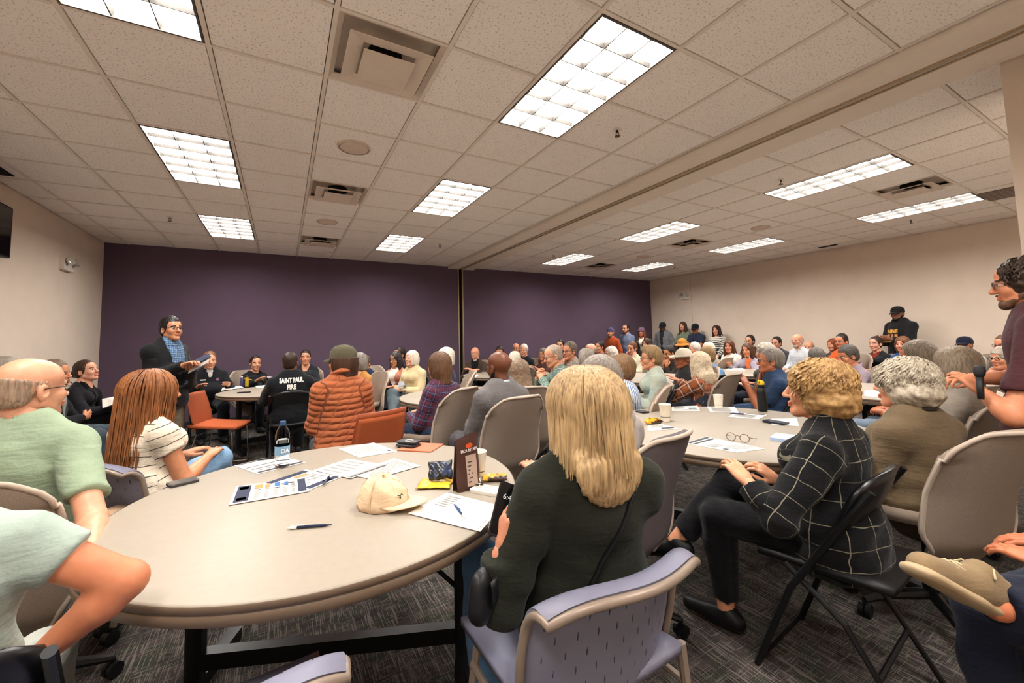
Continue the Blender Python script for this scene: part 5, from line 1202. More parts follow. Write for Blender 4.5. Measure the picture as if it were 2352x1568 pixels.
ROOTS['hoodie'] = person(dict(head=(9.497, 2.916, 1.761), heading=-1.101, sit=0, q=2, label='standing man in a black hoodie with gold lettering and a black cap', short='',
    W=1.16, hyaw=14, skin='#8a5c44', hair=('buzz','#15100e'), beard='#1f1512', cap=('cap','#201c1c'), top=dict(c='#1d1d1f', hood=1, g=.03, name='hoodie'), pants='#1d1e24', arms='hold'))
ROOTS['redbrown'] = person(dict(head=(8.423, 2.560, 1.240), heading=-1.342, sit=1, q=2, label='person with auburn bangs seated in front of the man in the black hoodie', short='the person with auburn hair below the hoodie',
    f=1, hyaw=10, skin='#d8987a', hair=('bob','#6e4428'), top=dict(c='#3a5a8a', name='shirt'), chair='taupe'))
ROOTS['printshirt'] = person(dict(head=(4.512, 1.292, 1.236), heading=0.105, sit=1, q=1, label='grey-brown haired man in a pale blue printed shirt behind the grey-curled woman', short='the man in the pale blue print shirt',
    W=1.08, hyaw=8, skin='#c97c58', hair=('short','#857868',dict(vol=1.3, c2='#4a3c30')), top=dict(mat=fabric('dots','#a9c2dc','#2c3650',None,.035,.16), sleeve=.9, name='print_shirt', g=.022), pants='#7a8a9c', arms='lapc', chair='taupe'))
ROOTS['greycurls'] = person(dict(head=(2.676, 0.825, 1.193), heading=0.294, sit=1, q=0, label='woman with curly grey hair in a brown jacket, seen from behind at right', short='the grey-curled woman in brown',
    f=1, W=1.05, hyaw=14, skin='#cf8f6e', hair=('curly','#c4b8a4',dict(vol=.9, len=.115, n=800, c2='#7a6e5e')), top=dict(c='#6b5a44', g=.026, name='jacket', collar=.0, fold=.011, collarc='#2a211a'), pants='#5a4a3a', arms='lapc', legs='fwd', chair='taupe'))
ROOTS['straightbob'] = person(dict(head=(3.838, 0.923, 1.216), heading=0.148, sit=1, q=1, label='person with a straight ash-brown bob and a taupe top, seen from behind at right', short='the person with the straight ash bob',
    f=1, W=1.0, hyaw=8, skin='#c97c58', hair=('bob','#9a8a76',dict(len=.125, vol=1.3, c2='#6a5a4a')), top=dict(c='#a2988c', name='top', g=.02), pants='#3a3a42', chair='taupe', choff=(0,.12)))
ROOTS['navycap'] = person(dict(head=(9.409, 2.127, 1.214), heading=-0.920, sit=1, q=2, label='man in a navy cap and pale blue shirt by the right wall', short='the man in the navy cap',
    hyaw=24, hpitch=4, skin='#c98464', hair=('buzz','#3a2c24'), cap=('cap','#1d2136'), top=dict(c='#c9d2da', name='shirt', g=.022, collar=.0), chair='taupe'))
ROOTS['farright'] = person(dict(head=(8.401, 1.540, 1.231), heading=-0.984, sit=1, q=2, label='brown-haired man with glasses at the far right behind the standing man', short='the brown-haired man at the far right',
    hyaw=10, skin='#c98464', hair=('short','#5a3a28'), glasses='#2a221e', top=dict(c='#5a4a44', name='shirt'), chair='taupe'))
ROOTS['greyglasses'] = person(dict(head=(6.679, 1.243, 1.136), heading=-0.917, sit=1, q=1, label='grey-haired woman with dark glasses at the far right edge, hand at her chin', short='the grey-haired woman with glasses at far right',
    f=1, hyaw=10, skin='#cf9070', hair=('curly','#a89c8e',dict(vol=.4)), glasses='#1a1616', top=dict(c='#b5a698', name='sweater'), armR='chin', chair='taupe'))
ROOTS['maroon'] = person(dict(head=(3.271, 0.511, 1.691), heading=-0.050, sit=0, q=0, label='standing man with curly dark hair and glasses in a maroon tee at the right edge', short='',
    W=1.08, hyaw=10, hpitch=-6, skin='#cf8a66', hair=('curly','#3a2a1e',dict(vol=.15, len=.06, curl=1.2, n=160)), glasses='#5a5048', beard='#6a4a38', top=dict(c='#4a2a2e', sleeve=.45, g=.024, name='tee_shirt', long=.05), pmat=fabric('denim','#3a4658','#4a5a70'), armL=('W', (2.926, 0.530, 0.928), (2.958, 0.618, 1.024), (0,0,-1), .5), armR=((.03,.26,1.07),(.6,-.3,-1),(0,0,-1),(-.8,.5,0),.6)))
ROOTS['sneaker'] = person(dict(head=(1.985, 0.057, 1.300), heading=0.006, sit=1, q=0, label='person at the right edge in navy trousers, one tan sneaker crossed into view', short='the person whose sneaker shows at lower right',
    skin='#c97c58', hair=('short','#5a4636'), top=dict(c='#3a3f4a', name='shirt'), pants='#1b2030', legL='flat', legR=('W', (2.062, 0.197, 0.639), (1.582, 0.349, 0.642), (1.362, 0.439, 0.760)), noshoe=1, arms='lap', chair='fold'))
ROOTS['blonde'] = person(dict(head=(0.814, 0.996, 1.240), heading=0.301, sit=1, q=0, label='long-haired blonde woman in a dark olive sweater with a phone, back to the camera', short='the long-haired blonde in dark green',
    f=1, W=1.08, hyaw=14, lean=-9, skin='#cf8f72', hair=('long','#cdae80',dict(len=.175, vol=1.1, n=900, c2='#7a5c3c')), top=dict(c='#24261d', g=.024, name='sweater', fold=.008, cuff=1, long=.02), pmat=fabric('denim','#41658c','#5a80a6'), armL=('W', (0.540, 1.044, 0.628), (0.543, 1.044, 0.746), (1,.2,.2), .85, (0.560, 1.051, 0.824)), armR='knee', legL=((-.27,.37,.50),(-.27,.27,.09),(-.2,1,0)), legR='fwd'))

# ================================================================== things on the tables and in hands
TZ = .7405
def attach(o, root):
    m = Matrix.Translation(root.location) @ Matrix.Rotation(root.rotation_euler.z, 4, 'Z'); o.parent = root; o.matrix_parent_inverse = m.inverted(); return o
M_paper = mat('paper_white', '#f3efe6', .7, var=.02, vscale=20); M_navy = mat('print_navy', '#2c3148', .7, var=.02); M_ink = mat('print_grey', '#9c9a98', .7, var=0); M_inkd = mat('print_dark', '#4a4a50', .7, var=0)
M_oran = mat('print_orange', '#e08a56', .7, var=0); M_blue = mat('print_blue', '#3f6a9c', .7, var=0)
def bil(c, u, v): a, b, cc, d = [Vector(p) for p in c]; return (a * (1 - u) + b * u) * (1 - v) + (d * (1 - u) + cc * u) * v
def paper(label, c, prints=(), lines=(), dz=0, name='paper_sheet', curl=0, cat='paper', group=None):
    """c: four table-top corners (u0v0, u1v0, u1v1, u0v1)"""
    o = Vector(c[0]) * .25 + Vector(c[1]) * .25 + Vector(c[2]) * .25 + Vector(c[3]) * .25; o.z = TZ + dz
    nrmup = (Vector(c[1]) - Vector(c[0])).cross(Vector(c[3]) - Vector(c[0])).z > 0
    r = empty(name, o); n = 6
    def P(u, v, z=0): q = bil(c, u, v) - o; q.z = z + curl * (abs(u - .5) * 2) ** 3; return tuple(q)
    rows = [[P(i / n, j / n, .0006) for i in range(n + 1)] for j in range(n + 1)]
    if nrmup: rows = [list(reversed(q)) for q in rows]
    MB().sheet([list(reversed(q)) for q in rows], .0008 if not nrmup else .0008).build('sheet', M_paper, r, False)
    groups = {}
    for (u0, v0, u1, v1, m) in prints: groups.setdefault(m.name, (m, []))[1].append((u0, v0, u1, v1))
    for (u0, v0, u1, v1, k, m) in lines:
        rr = random.Random(int(u0 * 100 + v0 * 10))
        for q in range(k):
            t = v0 + (v1 - v0) * (q + .3) / k; groups.setdefault(m.name, (m, []))[1].append((u0, t, u0 + (u1 - u0) * rr.uniform(.7, 1), t + (v1 - v0) / k * .42))
    for m, rs in groups.values():
        mb = MB()
        for (u0, v0, u1, v1) in rs:
            q = [P(u0, v0, .0022), P(u1, v0, .0022), P(u1, v1, .0022), P(u0, v1, .0022)]; mb.add(q, [(0, 1, 2, 3) if nrmup else (3, 2, 1, 0)])
        tag(mb.build('print', m, r), kind='stuff')
    tag(r, label, cat, group); return r
G_pap = 'papers and flyers on the tables'
paper('flyer with navy ends and orange columns, nearest the middle of the near table', [(-0.1687, 1.9012, 0.7400), (0.1045, 1.8920, 0.7400), (0.1043, 2.0917, 0.7400), (-0.1644, 2.1303, 0.7400)],
      [(.04, .06, .22, .94, M_navy), (.86, .08, .97, .92, M_navy), (.07, .12, .19, .26, M_paper), (.07, .72, .19, .88, M_paper), (.27, .66, .38, .90, M_oran), (.41, .66, .48, .90, M_oran), (.54, .66, .61, .90, M_blue), (.67, .66, .73, .88, M_blue), (.30, .56, .36, .60, M_inkd), (.42, .56, .48, .60, M_oran), (.54, .54, .61, .58, M_navy), (.66, .55, .74, .58, M_ink)],
      [(.28, .08, .38, .52, 9, M_ink), (.41, .08, .48, .52, 8, M_ink), (.53, .08, .61, .50, 9, M_ink), (.66, .08, .73, .52, 7, M_ink), (.77, .08, .83, .86, 12, M_ink)], dz=.003, name='flyer', cat='flyer', group=G_pap)
paper('navy-bordered flyer under a pen behind the orange-column flyer', [(-0.0711, 2.1071, 0.7400), (0.1073, 1.9131, 0.7400), (0.2435, 2.0145, 0.7400), (0.1089, 2.2282, 0.7400)],
      [(.02, .06, .16, .92, M_navy), (.84, .05, .97, .95, M_navy), (.86, .55, .95, .75, M_paper), (.20, .5, .30, .8, M_oran)], [(.30, .1, .78, .9, 10, M_ink), (.30, .05, .5, .3, 2, M_inkd)], dz=.0015, name='flyer', cat='flyer', group=G_pap)
paper('white sheet with faint lines overlapping the navy-bordered flyer', [(0.1384, 2.1855, 0.7400), (0.2731, 1.9610, 0.7400), (0.4622, 2.0583, 0.7400), (0.3081, 2.2908, 0.7400)], [(.86, .02, .93, .98, M_ink), (.95, .02, .98, .98, M_inkd)], [(.12, .08, .70, .92, 5, M_ink)], dz=.0045, group=G_pap)
paper('typed sheet lying behind the beige cap', [(0.2724, 2.0236, 0.7400), (0.3600, 1.8977, 0.7400), (0.5939, 1.9710, 0.7400), (0.5143, 2.1711, 0.7400)], [], [(.1, .1, .92, .92, 18, M_ink)], dz=.003, group=G_pap)
paper('typed letter at the far edge of the near table beside the orange folder', [(0.2918, 2.5554, 0.7400), (0.3613, 2.3018, 0.7400), (0.5630, 2.3059, 0.7400), (0.4905, 2.5853, 0.7400)], [(.80, .84, .90, .92, M_inkd)], [(.12, .1, .92, .8, 14, M_ink)], dz=.001, group=G_pap)
paper('dark-striped form under the water bottle', [(-0.2030, 2.5079, 0.7400), (-0.0919, 2.2844, 0.7400), (0.1132, 2.3669, 0.7400), (-0.0168, 2.5951, 0.7400)], [(.88, .04, .97, .98, M_inkd), (.03, .04, .08, .98, M_inkd), (.42, .05, .45, .95, M_inkd), (.62, .05, .65, .9, M_inkd)], [(.7, .1, .84, .6, 3, M_ink)], dz=.001, group=G_pap)
paper('sheet with handwritten notes in front of the blonde woman', [(0.3932, 1.4595, 0.7400), (0.5430, 1.2136, 0.7400), (0.6954, 1.3464, 0.7400), (0.5793, 1.5697, 0.7400)], [], [(.12, .45, .38, .92, 6, M_ink)], dz=.003, group=G_pap)
paper('second sheet tucked under the handwritten notes', [(0.4087, 1.4710, 0.7400), (0.5523, 1.2044, 0.7400), (0.6905, 1.3271, 0.7400), (0.5907, 1.5516, 0.7400)], [], [], dz=.0012, group=G_pap)
# table 2 papers
paper('half-folded flyer hanging over the edge of the right table', [(1.9732, 1.5522, 0.7400), (2.0252, 1.2853, 0.7400), (2.2108, 1.2483, 0.7400), (2.2018, 1.5785, 0.7400)], [(.02, .05, .10, .95, M_inkd), (.14, .05, .20, .95, M_inkd), (.38, .1, .55, .5, M_ink), (.7, .08, .78, .2, M_inkd)], [(.6, .3, .95, .9, 6, M_ink)], dz=.001, name='flyer', cat='flyer', group=G_pap)
paper('printed sheet with a dark band beside the paper cup on the right table', [(2.7350, 2.2533, 0.7400), (2.9065, 2.1241, 0.7400), (3.1042, 2.2907, 0.7400), (2.9027, 2.3890, 0.7400)], [(.05, .1, .95, .22, M_inkd), (.62, .35, .92, .6, M_inkd)], [(.08, .4, .55, .9, 4, M_ink)], dz=.001, group=G_pap)
paper('plain typed sheet at the far edge of the right table', [(2.9191, 2.0427, 0.7400), (3.0670, 1.9087, 0.7400), (3.2805, 2.0718, 0.7400), (3.1268, 2.2170, 0.7400)], [], [(.1, .1, .9, .9, 9, M_ink)], dz=.001, group=G_pap)
paper('form with a pen beside the black bottle on the right table', [(2.8638, 1.8629, 0.7400), (2.9392, 1.6874, 0.7400), (3.1422, 1.7415, 0.7400), (3.0494, 1.9219, 0.7400)], [(.1, .85, .95, .95, M_inkd), (.55, .5, .75, .6, M_ink)], [(.1, .1, .9, .7, 6, M_ink)], dz=.001, group=G_pap)
paper('blank sheet partly under the dark phone on the right table', [(2.8298, 1.5503, 0.7400), (2.9157, 1.4226, 0.7400), (3.1702, 1.5570, 0.7400), (3.0214, 1.6466, 0.7400)], [], [], dz=.001, group=G_pap)
paper('printed flyer under the yellow snack tube on the right table', [(2.0415, 1.8736, 0.7400), (2.2493, 1.8029, 0.7400), (2.2775, 1.9829, 0.7400), (2.1815, 1.9994, 0.7400)], [(.5, .1, .95, .3, M_inkd)], [(.1, .4, .9, .9, 5, M_ink)], dz=.001, name='flyer', cat='flyer', group=G_pap)
paper('white sheet on the table beyond the grey suit', [(1.7123, 4.3456, 0.7400), (2.0343, 4.4230, 0.7400), (2.0882, 4.7077, 0.7400), (1.8637, 4.7277, 0.7400)], group=G_pap)
paper('small sheet nearest the edge of the table beyond the grey suit', [(1.6512, 4.0069, 0.7400), (1.8599, 4.0463, 0.7400), (1.8543, 4.1834, 0.7400), (1.7432, 4.2290, 0.7400)], group=G_pap)
paper('papers in front of the bearded man in brown', [(2.6571, 6.2104, 0.7400), (2.7662, 6.1058, 0.7400), (3.0612, 6.6054, 0.7400), (2.9327, 6.7341, 0.7400)], group=G_pap)
paper("long sheets at the left edge of the officers' table", [(-0.7312, 6.8593, 0.7400), (-0.4814, 7.1064, 0.7400), (-0.5505, 7.4594, 0.7400), (-0.7574, 7.3447, 0.7400)], group=G_pap)
paper("white sheets in the middle of the officers' table", [(-0.3122, 6.9603, 0.7400), (-0.1377, 6.9506, 0.7400), (-0.1854, 7.2931, 0.7400), (-0.3497, 7.2833, 0.7400)], group=G_pap)
paper('printed sheets in front of the woman in the white sweater', [(6.5754, 4.2639, 0.7400), (6.7700, 4.0538, 0.7400), (7.1776, 4.3421, 0.7400), (7.0220, 4.5179, 0.7400)], [], [(.1, .1, .9, .9, 4, M_ink)], group=G_pap)
paper('sheet beside the clear cup on the table behind the curly blonde', [(4.7469, 1.7427, 0.7400), (4.7438, 1.6006, 0.7400), (5.3277, 1.7992, 0.7400), (5.1666, 1.8896, 0.7400)], [], [(.2, .2, .8, .8, 4, M_ink)], group=G_pap)

def pen(label, a, b, body, clip='#e8e6e2', dz=0):
    A, B = Vector(a), Vector(b); d = B - A; L = d.length; r = empty('pen', (A.x, A.y, TZ + .0055 + dz)); r.rotation_euler = (0, 0, math.atan2(d.y, d.x))
    m = MB(); m.M = Matrix.Rotation(math.pi / 2, 4, 'Y')
    m.lathe([(.0012, 0), (.002, .006), (.0046, .022), (.005, .05), (.005, L * .78)], 12).build('barrel', mat('pen_' + body, body, .3), r, True)
    m = MB(); m.M = Matrix.Rotation(math.pi / 2, 4, 'Y'); m.lathe([(.0051, L * .78), (.0052, L * .93), (.003, L * .94), (.003, L)], 12).build('cap', mat('pen_white', clip, .3), r, True)
    MB().box((L * .62, -.0018, .0046), (L * .93, .0018, .0066)).build('clip', mat('pen_white', clip, .3), r)
    tag(r, label, 'pen', 'pens'); return r
pen('navy pen lying alone on the bare front of the near table', (0.1516, 1.5030, 0.7450), (0.0230, 1.5543, 0.7450), '#232a44')
pen('blue pen on the handwritten notes', (0.5541, 1.4352, 0.7450), (0.5462, 1.3043, 0.7450), '#2c4a78', dz=.004)
pen('black pen beside the water bottle', (-0.1073, 2.5387, 0.7450), (-0.0243, 2.5300, 0.7450), '#151318', '#151318', dz=.002)
pen('dark blue pen across the navy-bordered flyer', (0.1573, 1.9232, 0.7450), (0.1942, 2.0286, 0.7450), '#26304c', '#26304c', dz=.004)
pen('navy pen on the form beside the black bottle', (2.9564, 1.9112, 0.7450), (3.0267, 1.8148, 0.7450), '#22305a', dz=.003)

def slab(name, label, cat, a, b, w, th, m, z=TZ, r=.012, group=None):
    """rounded flat thing from a to b (centre line), width w"""
    A, B = Vector(a), Vector(b); d = B - A; L = d.length; o = empty(name, ((A.x + B.x) / 2, (A.y + B.y) / 2, z), math.atan2(d.y, d.x))
    autosmooth(MB().rbox((-L / 2, -w / 2, 0), (L / 2, w / 2, th), r, 5).build('body', m, o), 40); tag(o, label, cat, group); return o, L
M_ph = mat('phone_black', '#15151a', .25, spec=.5, var=0); M_glass = mat('phone_glass', '#08080c', .08, spec=.6, var=0)
o, L = slab('phone', 'black phone in a clear-rimmed case at the left edge of the near table', 'phone', (-0.4264, 2.3061, 0.7400), (-0.3292, 2.3473, 0.7400), .078, .010, mat('phone_case_dark', '#3b3a38', .35))
MB().rbox((-L / 2 + .006, -.033, .0101), (L / 2 - .006, .033, .011), .01, 4).build('screen', mat('screen_grey', '#5a5550', .2), o)
o, L = slab('folder', 'orange folder at the far edge of the near table', 'folder', (0.6269, 2.3835, 0.7400), (0.7729, 2.2387, 0.7400), .17, .006, mat('folder_orange', '#bf6a48', .55), r=.004)
MB().box((-L / 2, -.085, -.0004), (L / 2, .085, -.0001)).build('back_cover', M_blackpl, o)
o, L = slab('phone', 'black phone lying on the orange folder, lower of two', 'phone', (0.6063, 2.4209, 0.7400), (0.6781, 2.3145, 0.7400), .075, .010, M_ph, z=TZ + .007)
o, L = slab('phone', 'black ring-backed phone stacked on another on the orange folder', 'phone', (0.6140, 2.4514, 0.7450), (0.6977, 2.3463, 0.7450), .076, .010, mat('phone_case_smoke', '#2e2c2c', .3), z=TZ + .018)
mb = MB(); mb.tube([(.022 * math.cos(2 * math.pi * k / 24), .022 * math.sin(2 * math.pi * k / 24), .0108) for k in range(24)], .0016, 5, closed=True).build('magnet_ring', M_paper, o)
MB().box((.026, -.002, .0102), (.050, .002, .0112)).build('magnet_bar', M_paper, o)
o, L = slab('phone', 'white phone in a clear case beside the snack pouch', 'phone', (0.6878, 1.5554, 0.7400), (0.7561, 1.4506, 0.7400), .075, .011, mat('phone_case_white', '#ddd6cc', .3))
MB().tube([(.012 + .022 * math.cos(2 * math.pi * k / 24), .022 * math.sin(2 * math.pi * k / 24), .0116) for k in range(24)], .0012, 5, closed=True).build('magnet_ring', mat('ring_grey', '#c2bbb0', .4), o)
MB().rbox((-L / 2 + .003, -.004, .011), (-L / 2 + .034, .034, .014), .008, 4).build('camera_plate', mat('camera_plate', '#d2ccc4', .3), o)
for q in range(2): MB().lathe([(.008, .014), (.008, .0165), (.006, .0165)], 14, (-L / 2 + .012 + q * .013, .010 + q * .012, 0)).build('camera_lens', M_ph, o)
o, L = slab('phone', 'dark phone on a blank sheet on the right table', 'phone', (2.8982, 1.6237, 0.7400), (2.8987, 1.4839, 0.7400), .078, .011, mat('phone_navy', '#1f2535', .3), z=TZ + .0025)
o, L = slab('phone', 'dark phone lying near the paper cup on the right table', 'phone', (2.5131, 2.3957, 0.7400), (2.5090, 2.3026, 0.7400), .07, .010, M_ph)
o, L = slab('tablet_case', 'pale blue tablet case on the right table in front of the curly blonde', 'tablet', (2.4856, 1.3547, 0.7400), (2.5261, 1.2057, 0.7400), .15, .016, mat('case_pale_blue', '#a9bfdc', .45))
o, L = slab('phone', "black phone on the officers' table", 'phone', (-0.4972, 6.3161, 0.7400), (-0.3494, 6.3042, 0.7400), .07, .012, M_ph)
# beige cap on the near table
cp = empty('baseball_cap', (0.3358, 1.5893, 0.7400)); cp.location.z = TZ; a = Vector((0.4493, 1.5170, 0.7400)) - Vector((0.3306, 1.6410, 0.7400)); cp.rotation_euler = (0, 0, math.atan2(a.y, a.x) - math.pi / 2)
M_cap = fabric('plain', '#e3c4a2', None, None, .05, .5, 1.2)
def capd(i, k, N=40, R=12):
    t = math.radians(90 * i / R); rr = math.cos(t) ** .7; a = 2 * math.pi * k / N; w = 1 + .035 * math.sin(5 * a + i) * (.3 + math.sin(t)) + .02 * math.sin(9 * a - i * .8)
    z = .108 * math.sin(t) * (1 - .16 * max(0, math.sin(a)) * math.sin(t)) + .004 * math.sin(7 * a + i * 1.7) * math.sin(t)
    return (.082 * rr * math.cos(a) * w, .095 * rr * math.sin(a) * w, z + .002)
crown_ = MB().sheet([[capd(i, k) for k in range(41)] for i in range(13)], .002).build('crown', M_cap, cp, True)
g = []
for i in range(8):
    v = i / 7; row = []
    for j in range(15):
        u = -1 + j / 7; a = u * 1.15; row.append((.083 * math.sin(a) * (1 - .05 * v), .094 * math.cos(a) + v * .082 * max(.05, math.cos(a * 1.05)) ** .7, .012 + .020 * v * (1 - u * u) - .018 * v * u * u * 0 + .010 * (1 - v)))
    g.append(row)
MB().sheet(g, .0035).build('brim', M_cap, cp, True)
MB().sphere((0, 0, .111), .006, 8, 6, (1, 1, .5)).build('button', M_cap, cp)
mb = MB()
for (x0, z0, x1, z1) in ((.010, .048, .020, .056), (.020, .056, .028, .050), (.028, .050, .040, .058), (.028, .050, .026, .042)): mb.tube([(x0, .091 - .10 * (z0 - .04) ** 1.1, z0), (x1, .091 - .10 * (z1 - .04) ** 1.1 - .004 * (x1 > .03), z1)], .0016, 5)
mb.build('emblem', M_blk, crown_)
for k in range(6):
    aa = k * math.pi / 3; MB().tube([tuple(1.012 * Vector(capd(i, int(round(aa / (2 * math.pi) * 40)) % 40))) for i in range(0, 13, 2)], .0012, 4).build('seam', M_cap, crown_)
tag(cp, 'beige baseball cap lying on the near table', 'cap')
# water bottle
wb_ = empty('water_bottle', (0.0081, 2.3512, 0.7400)); wb_.location.z = TZ + .002
s = NT('clear_plastic'); s.col((.93, .96, .97)); s.set(Roughness=.03, IOR=1.06); s.b.inputs['Transmission Weight'].default_value = 1.0; M_clear = s.m
s = NT('water'); s.col((.92, .97, .98)); s.set(Roughness=.0, IOR=1.08); s.b.inputs['Transmission Weight'].default_value = 1.0; M_water = s.m
BH = 0.2201
k = BH / .215
MB().lathe([(r * k, z * k) for r, z in ((.012, .004), (.028, .0), (.032, .008), (.031, .03), (.032, .05), (.031, .055), (.032, .06), (.032, .10), (.0315, .105), (.0325, .13), (.031, .138), (.0325, .146), (.030, .160), (.020, .185), (.013, .196), (.0125, .205))], 32, cap=False).build('bottle_body', M_clear, wb_, True)
MB().lathe([(r * k, z * k) for r, z in ((.010, .006), (.028, .004), (.0305, .012), (.0305, .128), (.001, .128))], 24).build('water', M_water, wb_, True)
MB().lathe([(.0145 * k, .196 * k), (.0145 * k, .214 * k), (.013 * k, .216 * k)], 24).build('cap', mat('bottle_cap_blue', '#2f4a6e', .4), wb_, False)
lb_ = MB().lathe([(.0326 * k, .058 * k), (.0328 * k, .06 * k), (.0328 * k, .098 * k), (.0326 * k, .100 * k)], 40, cap=False).build('label', mat('bottle_label_blue', '#7ea4c4', .45), wb_, True)
vd = math.atan2(-wb_.location.y, -wb_.location.x) + .32
project_text('DA', .026 * k, lb_, (math.cos(vd) * .08, math.sin(vd) * .08, .079 * k), (-math.sin(vd), math.cos(vd), 0), (0, 0, 1), (-math.cos(vd), -math.sin(vd), 0), mat('label_white', '#f2f2ee', .5), lb_, bold=.0006)
tag(wb_, 'clear water bottle with a blue cap and pale blue label', 'bottle')
# paper cups
M_cup = mat('cup_paper', '#e9e0cf', .6); M_cupband = mat('cup_band', '#5d6a5c', .6)
def cup(p, h, label, band=True, m=None):
    c = empty('paper_cup', (p[0], p[1], TZ)); k = h / .11
    MB().lathe([(r * k, z * k) for r, z in ((.024, .003), (.027, 0), (.0275, .004), (.037, .107), (.0385, .110), (.037, .112), (.0355, .108), (.026, .008), (.001, .008))], 28, cap=False).build('cup_wall', m or M_cup, c, True)
    if band:
        MB().lathe([(.0302 * k, .030 * k), (.0307 * k, .034 * k)], 28, cap=False).build('band', M_cupband, c, True)
    tag(c, label, 'cup', 'paper cups'); return c
cup((0.7578, 1.6645, 0.7400), .115, 'paper cup half hidden behind the snack pouch')
cup((2.3689, 2.0081, 0.7400), .12, 'paper cup with a green band on the right table')
cup((3.1249, 2.1106, 0.7400), .11, 'paper cup at the far rim of the right table')
cup((4.6289, 1.7646, 0.7400), .10, 'translucent cup behind the curly blonde', False, mat('cup_translucent', '#d8cdc0', .3))
cup((4.0681, 6.5105, 0.7400), .10, 'small white cup on the far table', False)
# snack pouch
sp_ = empty('snack_pouch', (0.6697, 1.5845, 0.7400)); sp_.location.z = TZ; u = Vector((0.7301, 1.6179, 0.7400)) - Vector((0.6275, 1.5887, 0.7400)); sp_.rotation_euler = (0, 0, math.atan2(u.y, u.x))
M_pch = mat('pouch_brown', '#4a2f28', .42, bump=.6, bscale=60, bdist=.004); HP = 0.2088
W2 = .058
def pch(i, j, s):
    v = i / 14; t = -1 + j / 6; w = W2 * (1 + .04 * math.sin(v * 7)); d = (.032 * (1 - v) ** .7 + .0015) * math.sqrt(max(0, 1 - .8 * t * t)); return (t * w, -s * (d + .003 * math.sin(9 * v + 4 * t) * (1 - v)), v * HP * (1 + .05 * (t if v > .7 else 0) * (v - .7) / .3))
f_ = MB().sheet([[pch(i, j, 1) for j in range(13)] for i in range(15)]).build('front_panel', M_pch, sp_, True)
MB().sheet([[pch(i, j, -1) for j in range(13)] for i in range(15)]).build('back_panel', M_pch, sp_, True)
MB().sheet([[(pch(0, j, 1)[0], pch(0, j, 1)[1] * q, .001) for j in range(13)] for q in (-1, 0, 1)]).build('gusset', M_pch, sp_, True)
lab = MB()
lab.sheet([[(lambda p: (p[0], p[1] - .0015, p[2]))(pch(i, j, 1)) for j in range(4, 11)] for i in range(1, 10)]).build('nutrition_label', mat('pouch_label', '#b79d8c', .6), f_, True)
bd = MB()
for i in range(6): bd.sheet([[(lambda p: (p[0], p[1] - .0022, p[2]))(pch(q, j, 1)) for j in (4.6 + .3 * (i % 2), 6 + .7 * (i % 3))] for q in (2 + i, 2.35 + i)])
tag(bd.build('print', M_inkd, f_), kind='stuff')
project_text('MOUNTAIN', .016, f_, (.004, -.2, HP * .735), (1, 0, .03), (0, 0, 1), (0, 1, 0), mat('pouch_lettering', '#d9cbc0', .6), f_, bold=.0006)
bm_ = MB(); N = 20
bm_.add([(lambda p: (p[0], p[1], p[2]))((.004 + .019 * math.cos(2 * math.pi * q / N), -.0145, HP * .82 + .010 * math.sin(2 * math.pi * q / N))) for q in range(N)], [tuple(range(N))]).build('badge', mat('badge_orange', '#d2572c', .5), f_)
tag(sp_, 'brown resealable snack pouch standing on the near table', 'pouch')
# snack wrappers
def pillow(name, label, c, ang, lx, ly, h, m, cat='wrapper', tilt=0, seed=1):
    o = empty(name, (c[0], c[1], TZ + (lx / 2 * math.sin(abs(tilt)) if tilt else 0)), ang); rr = random.Random(seed); ph = [rr.uniform(0, 6) for _ in range(6)]
    def q(i, j, s):
        u = -1 + i / 8; v = -1 + j / 6; e = max(0, (1 - abs(u) ** 3)) ** .6 * max(0, (1 - abs(v) ** 3)) ** .6
        z = h * .5 * (1 + s * e) + .10 * h * math.sin(6 * u + ph[0]) * math.sin(5 * v + ph[1]) + .07 * h * math.sin(13 * u + ph[2] + 7 * v)
        return (u * lx / 2 * (1 + .04 * math.sin(5 * v + ph[3])), v * ly / 2 * (1 + .05 * math.sin(4 * u + ph[4])), max(.001, z))
    b = MB(); b.M = Matrix.Rotation(tilt, 4, 'X')
    b.sheet([[q(i, j, 1) for j in range(12, -1, -1)] for i in range(17)]).sheet([[q(i, j, -1) for j in range(13)] for i in range(17)])
    w = b.build('film', m, o, True); bmm = bmesh.new(); bmm.from_mesh(w.data); bmesh.ops.remove_doubles(bmm, verts=bmm.verts, dist=.0005); bmm.to_mesh(w.data); bmm.free()
    tag(o, label, cat, 'snack wrappers'); return o
def foil(name, c1, c2, sc=14):
    s = NT(name); s.col(s.ramp(s.noise(sc, detail=2), lin(c1), lin(c2), .47, .53)); s.set(Roughness=.3); s.b.inputs['Specular IOR Level'].default_value = .5; s.bump(s.noise(60, detail=3), .5, .004); return s.m
M_yel = foil('foil_yellow', '#e8b41e', '#f4c834', 9); M_yel2 = foil('foil_yellow_brown', '#dba01c', '#3a2012', 16); M_blkf = foil('foil_black', '#14161a', '#2e3a5a', 30); M_sil = mat('foil_silver', '#b9b5ae', .25, metal=.8, bump=.6, bscale=90)
def ang(a, b): return math.atan2(b[1] - a[1], b[0] - a[0])
pillow('snack_bag', 'open yellow snack bag behind the beige cap', (0.5720, 1.6896, 0.7400), ang((0.5061, 1.7510, 0.7400), (0.6517, 1.6689, 0.7400)), .14, .12, .014, M_yel, 'snack bag', seed=2)
o = pillow('snack_bag', 'shiny black snack bag leaning on the yellow one', (0.6034, 1.7130, 0.7400), ang((0.5536, 1.7202, 0.7400), (0.6498, 1.6892, 0.7400)), .10, .085, .030, M_blkf, 'snack bag', tilt=.75, seed=3); o.location.z = TZ + .040
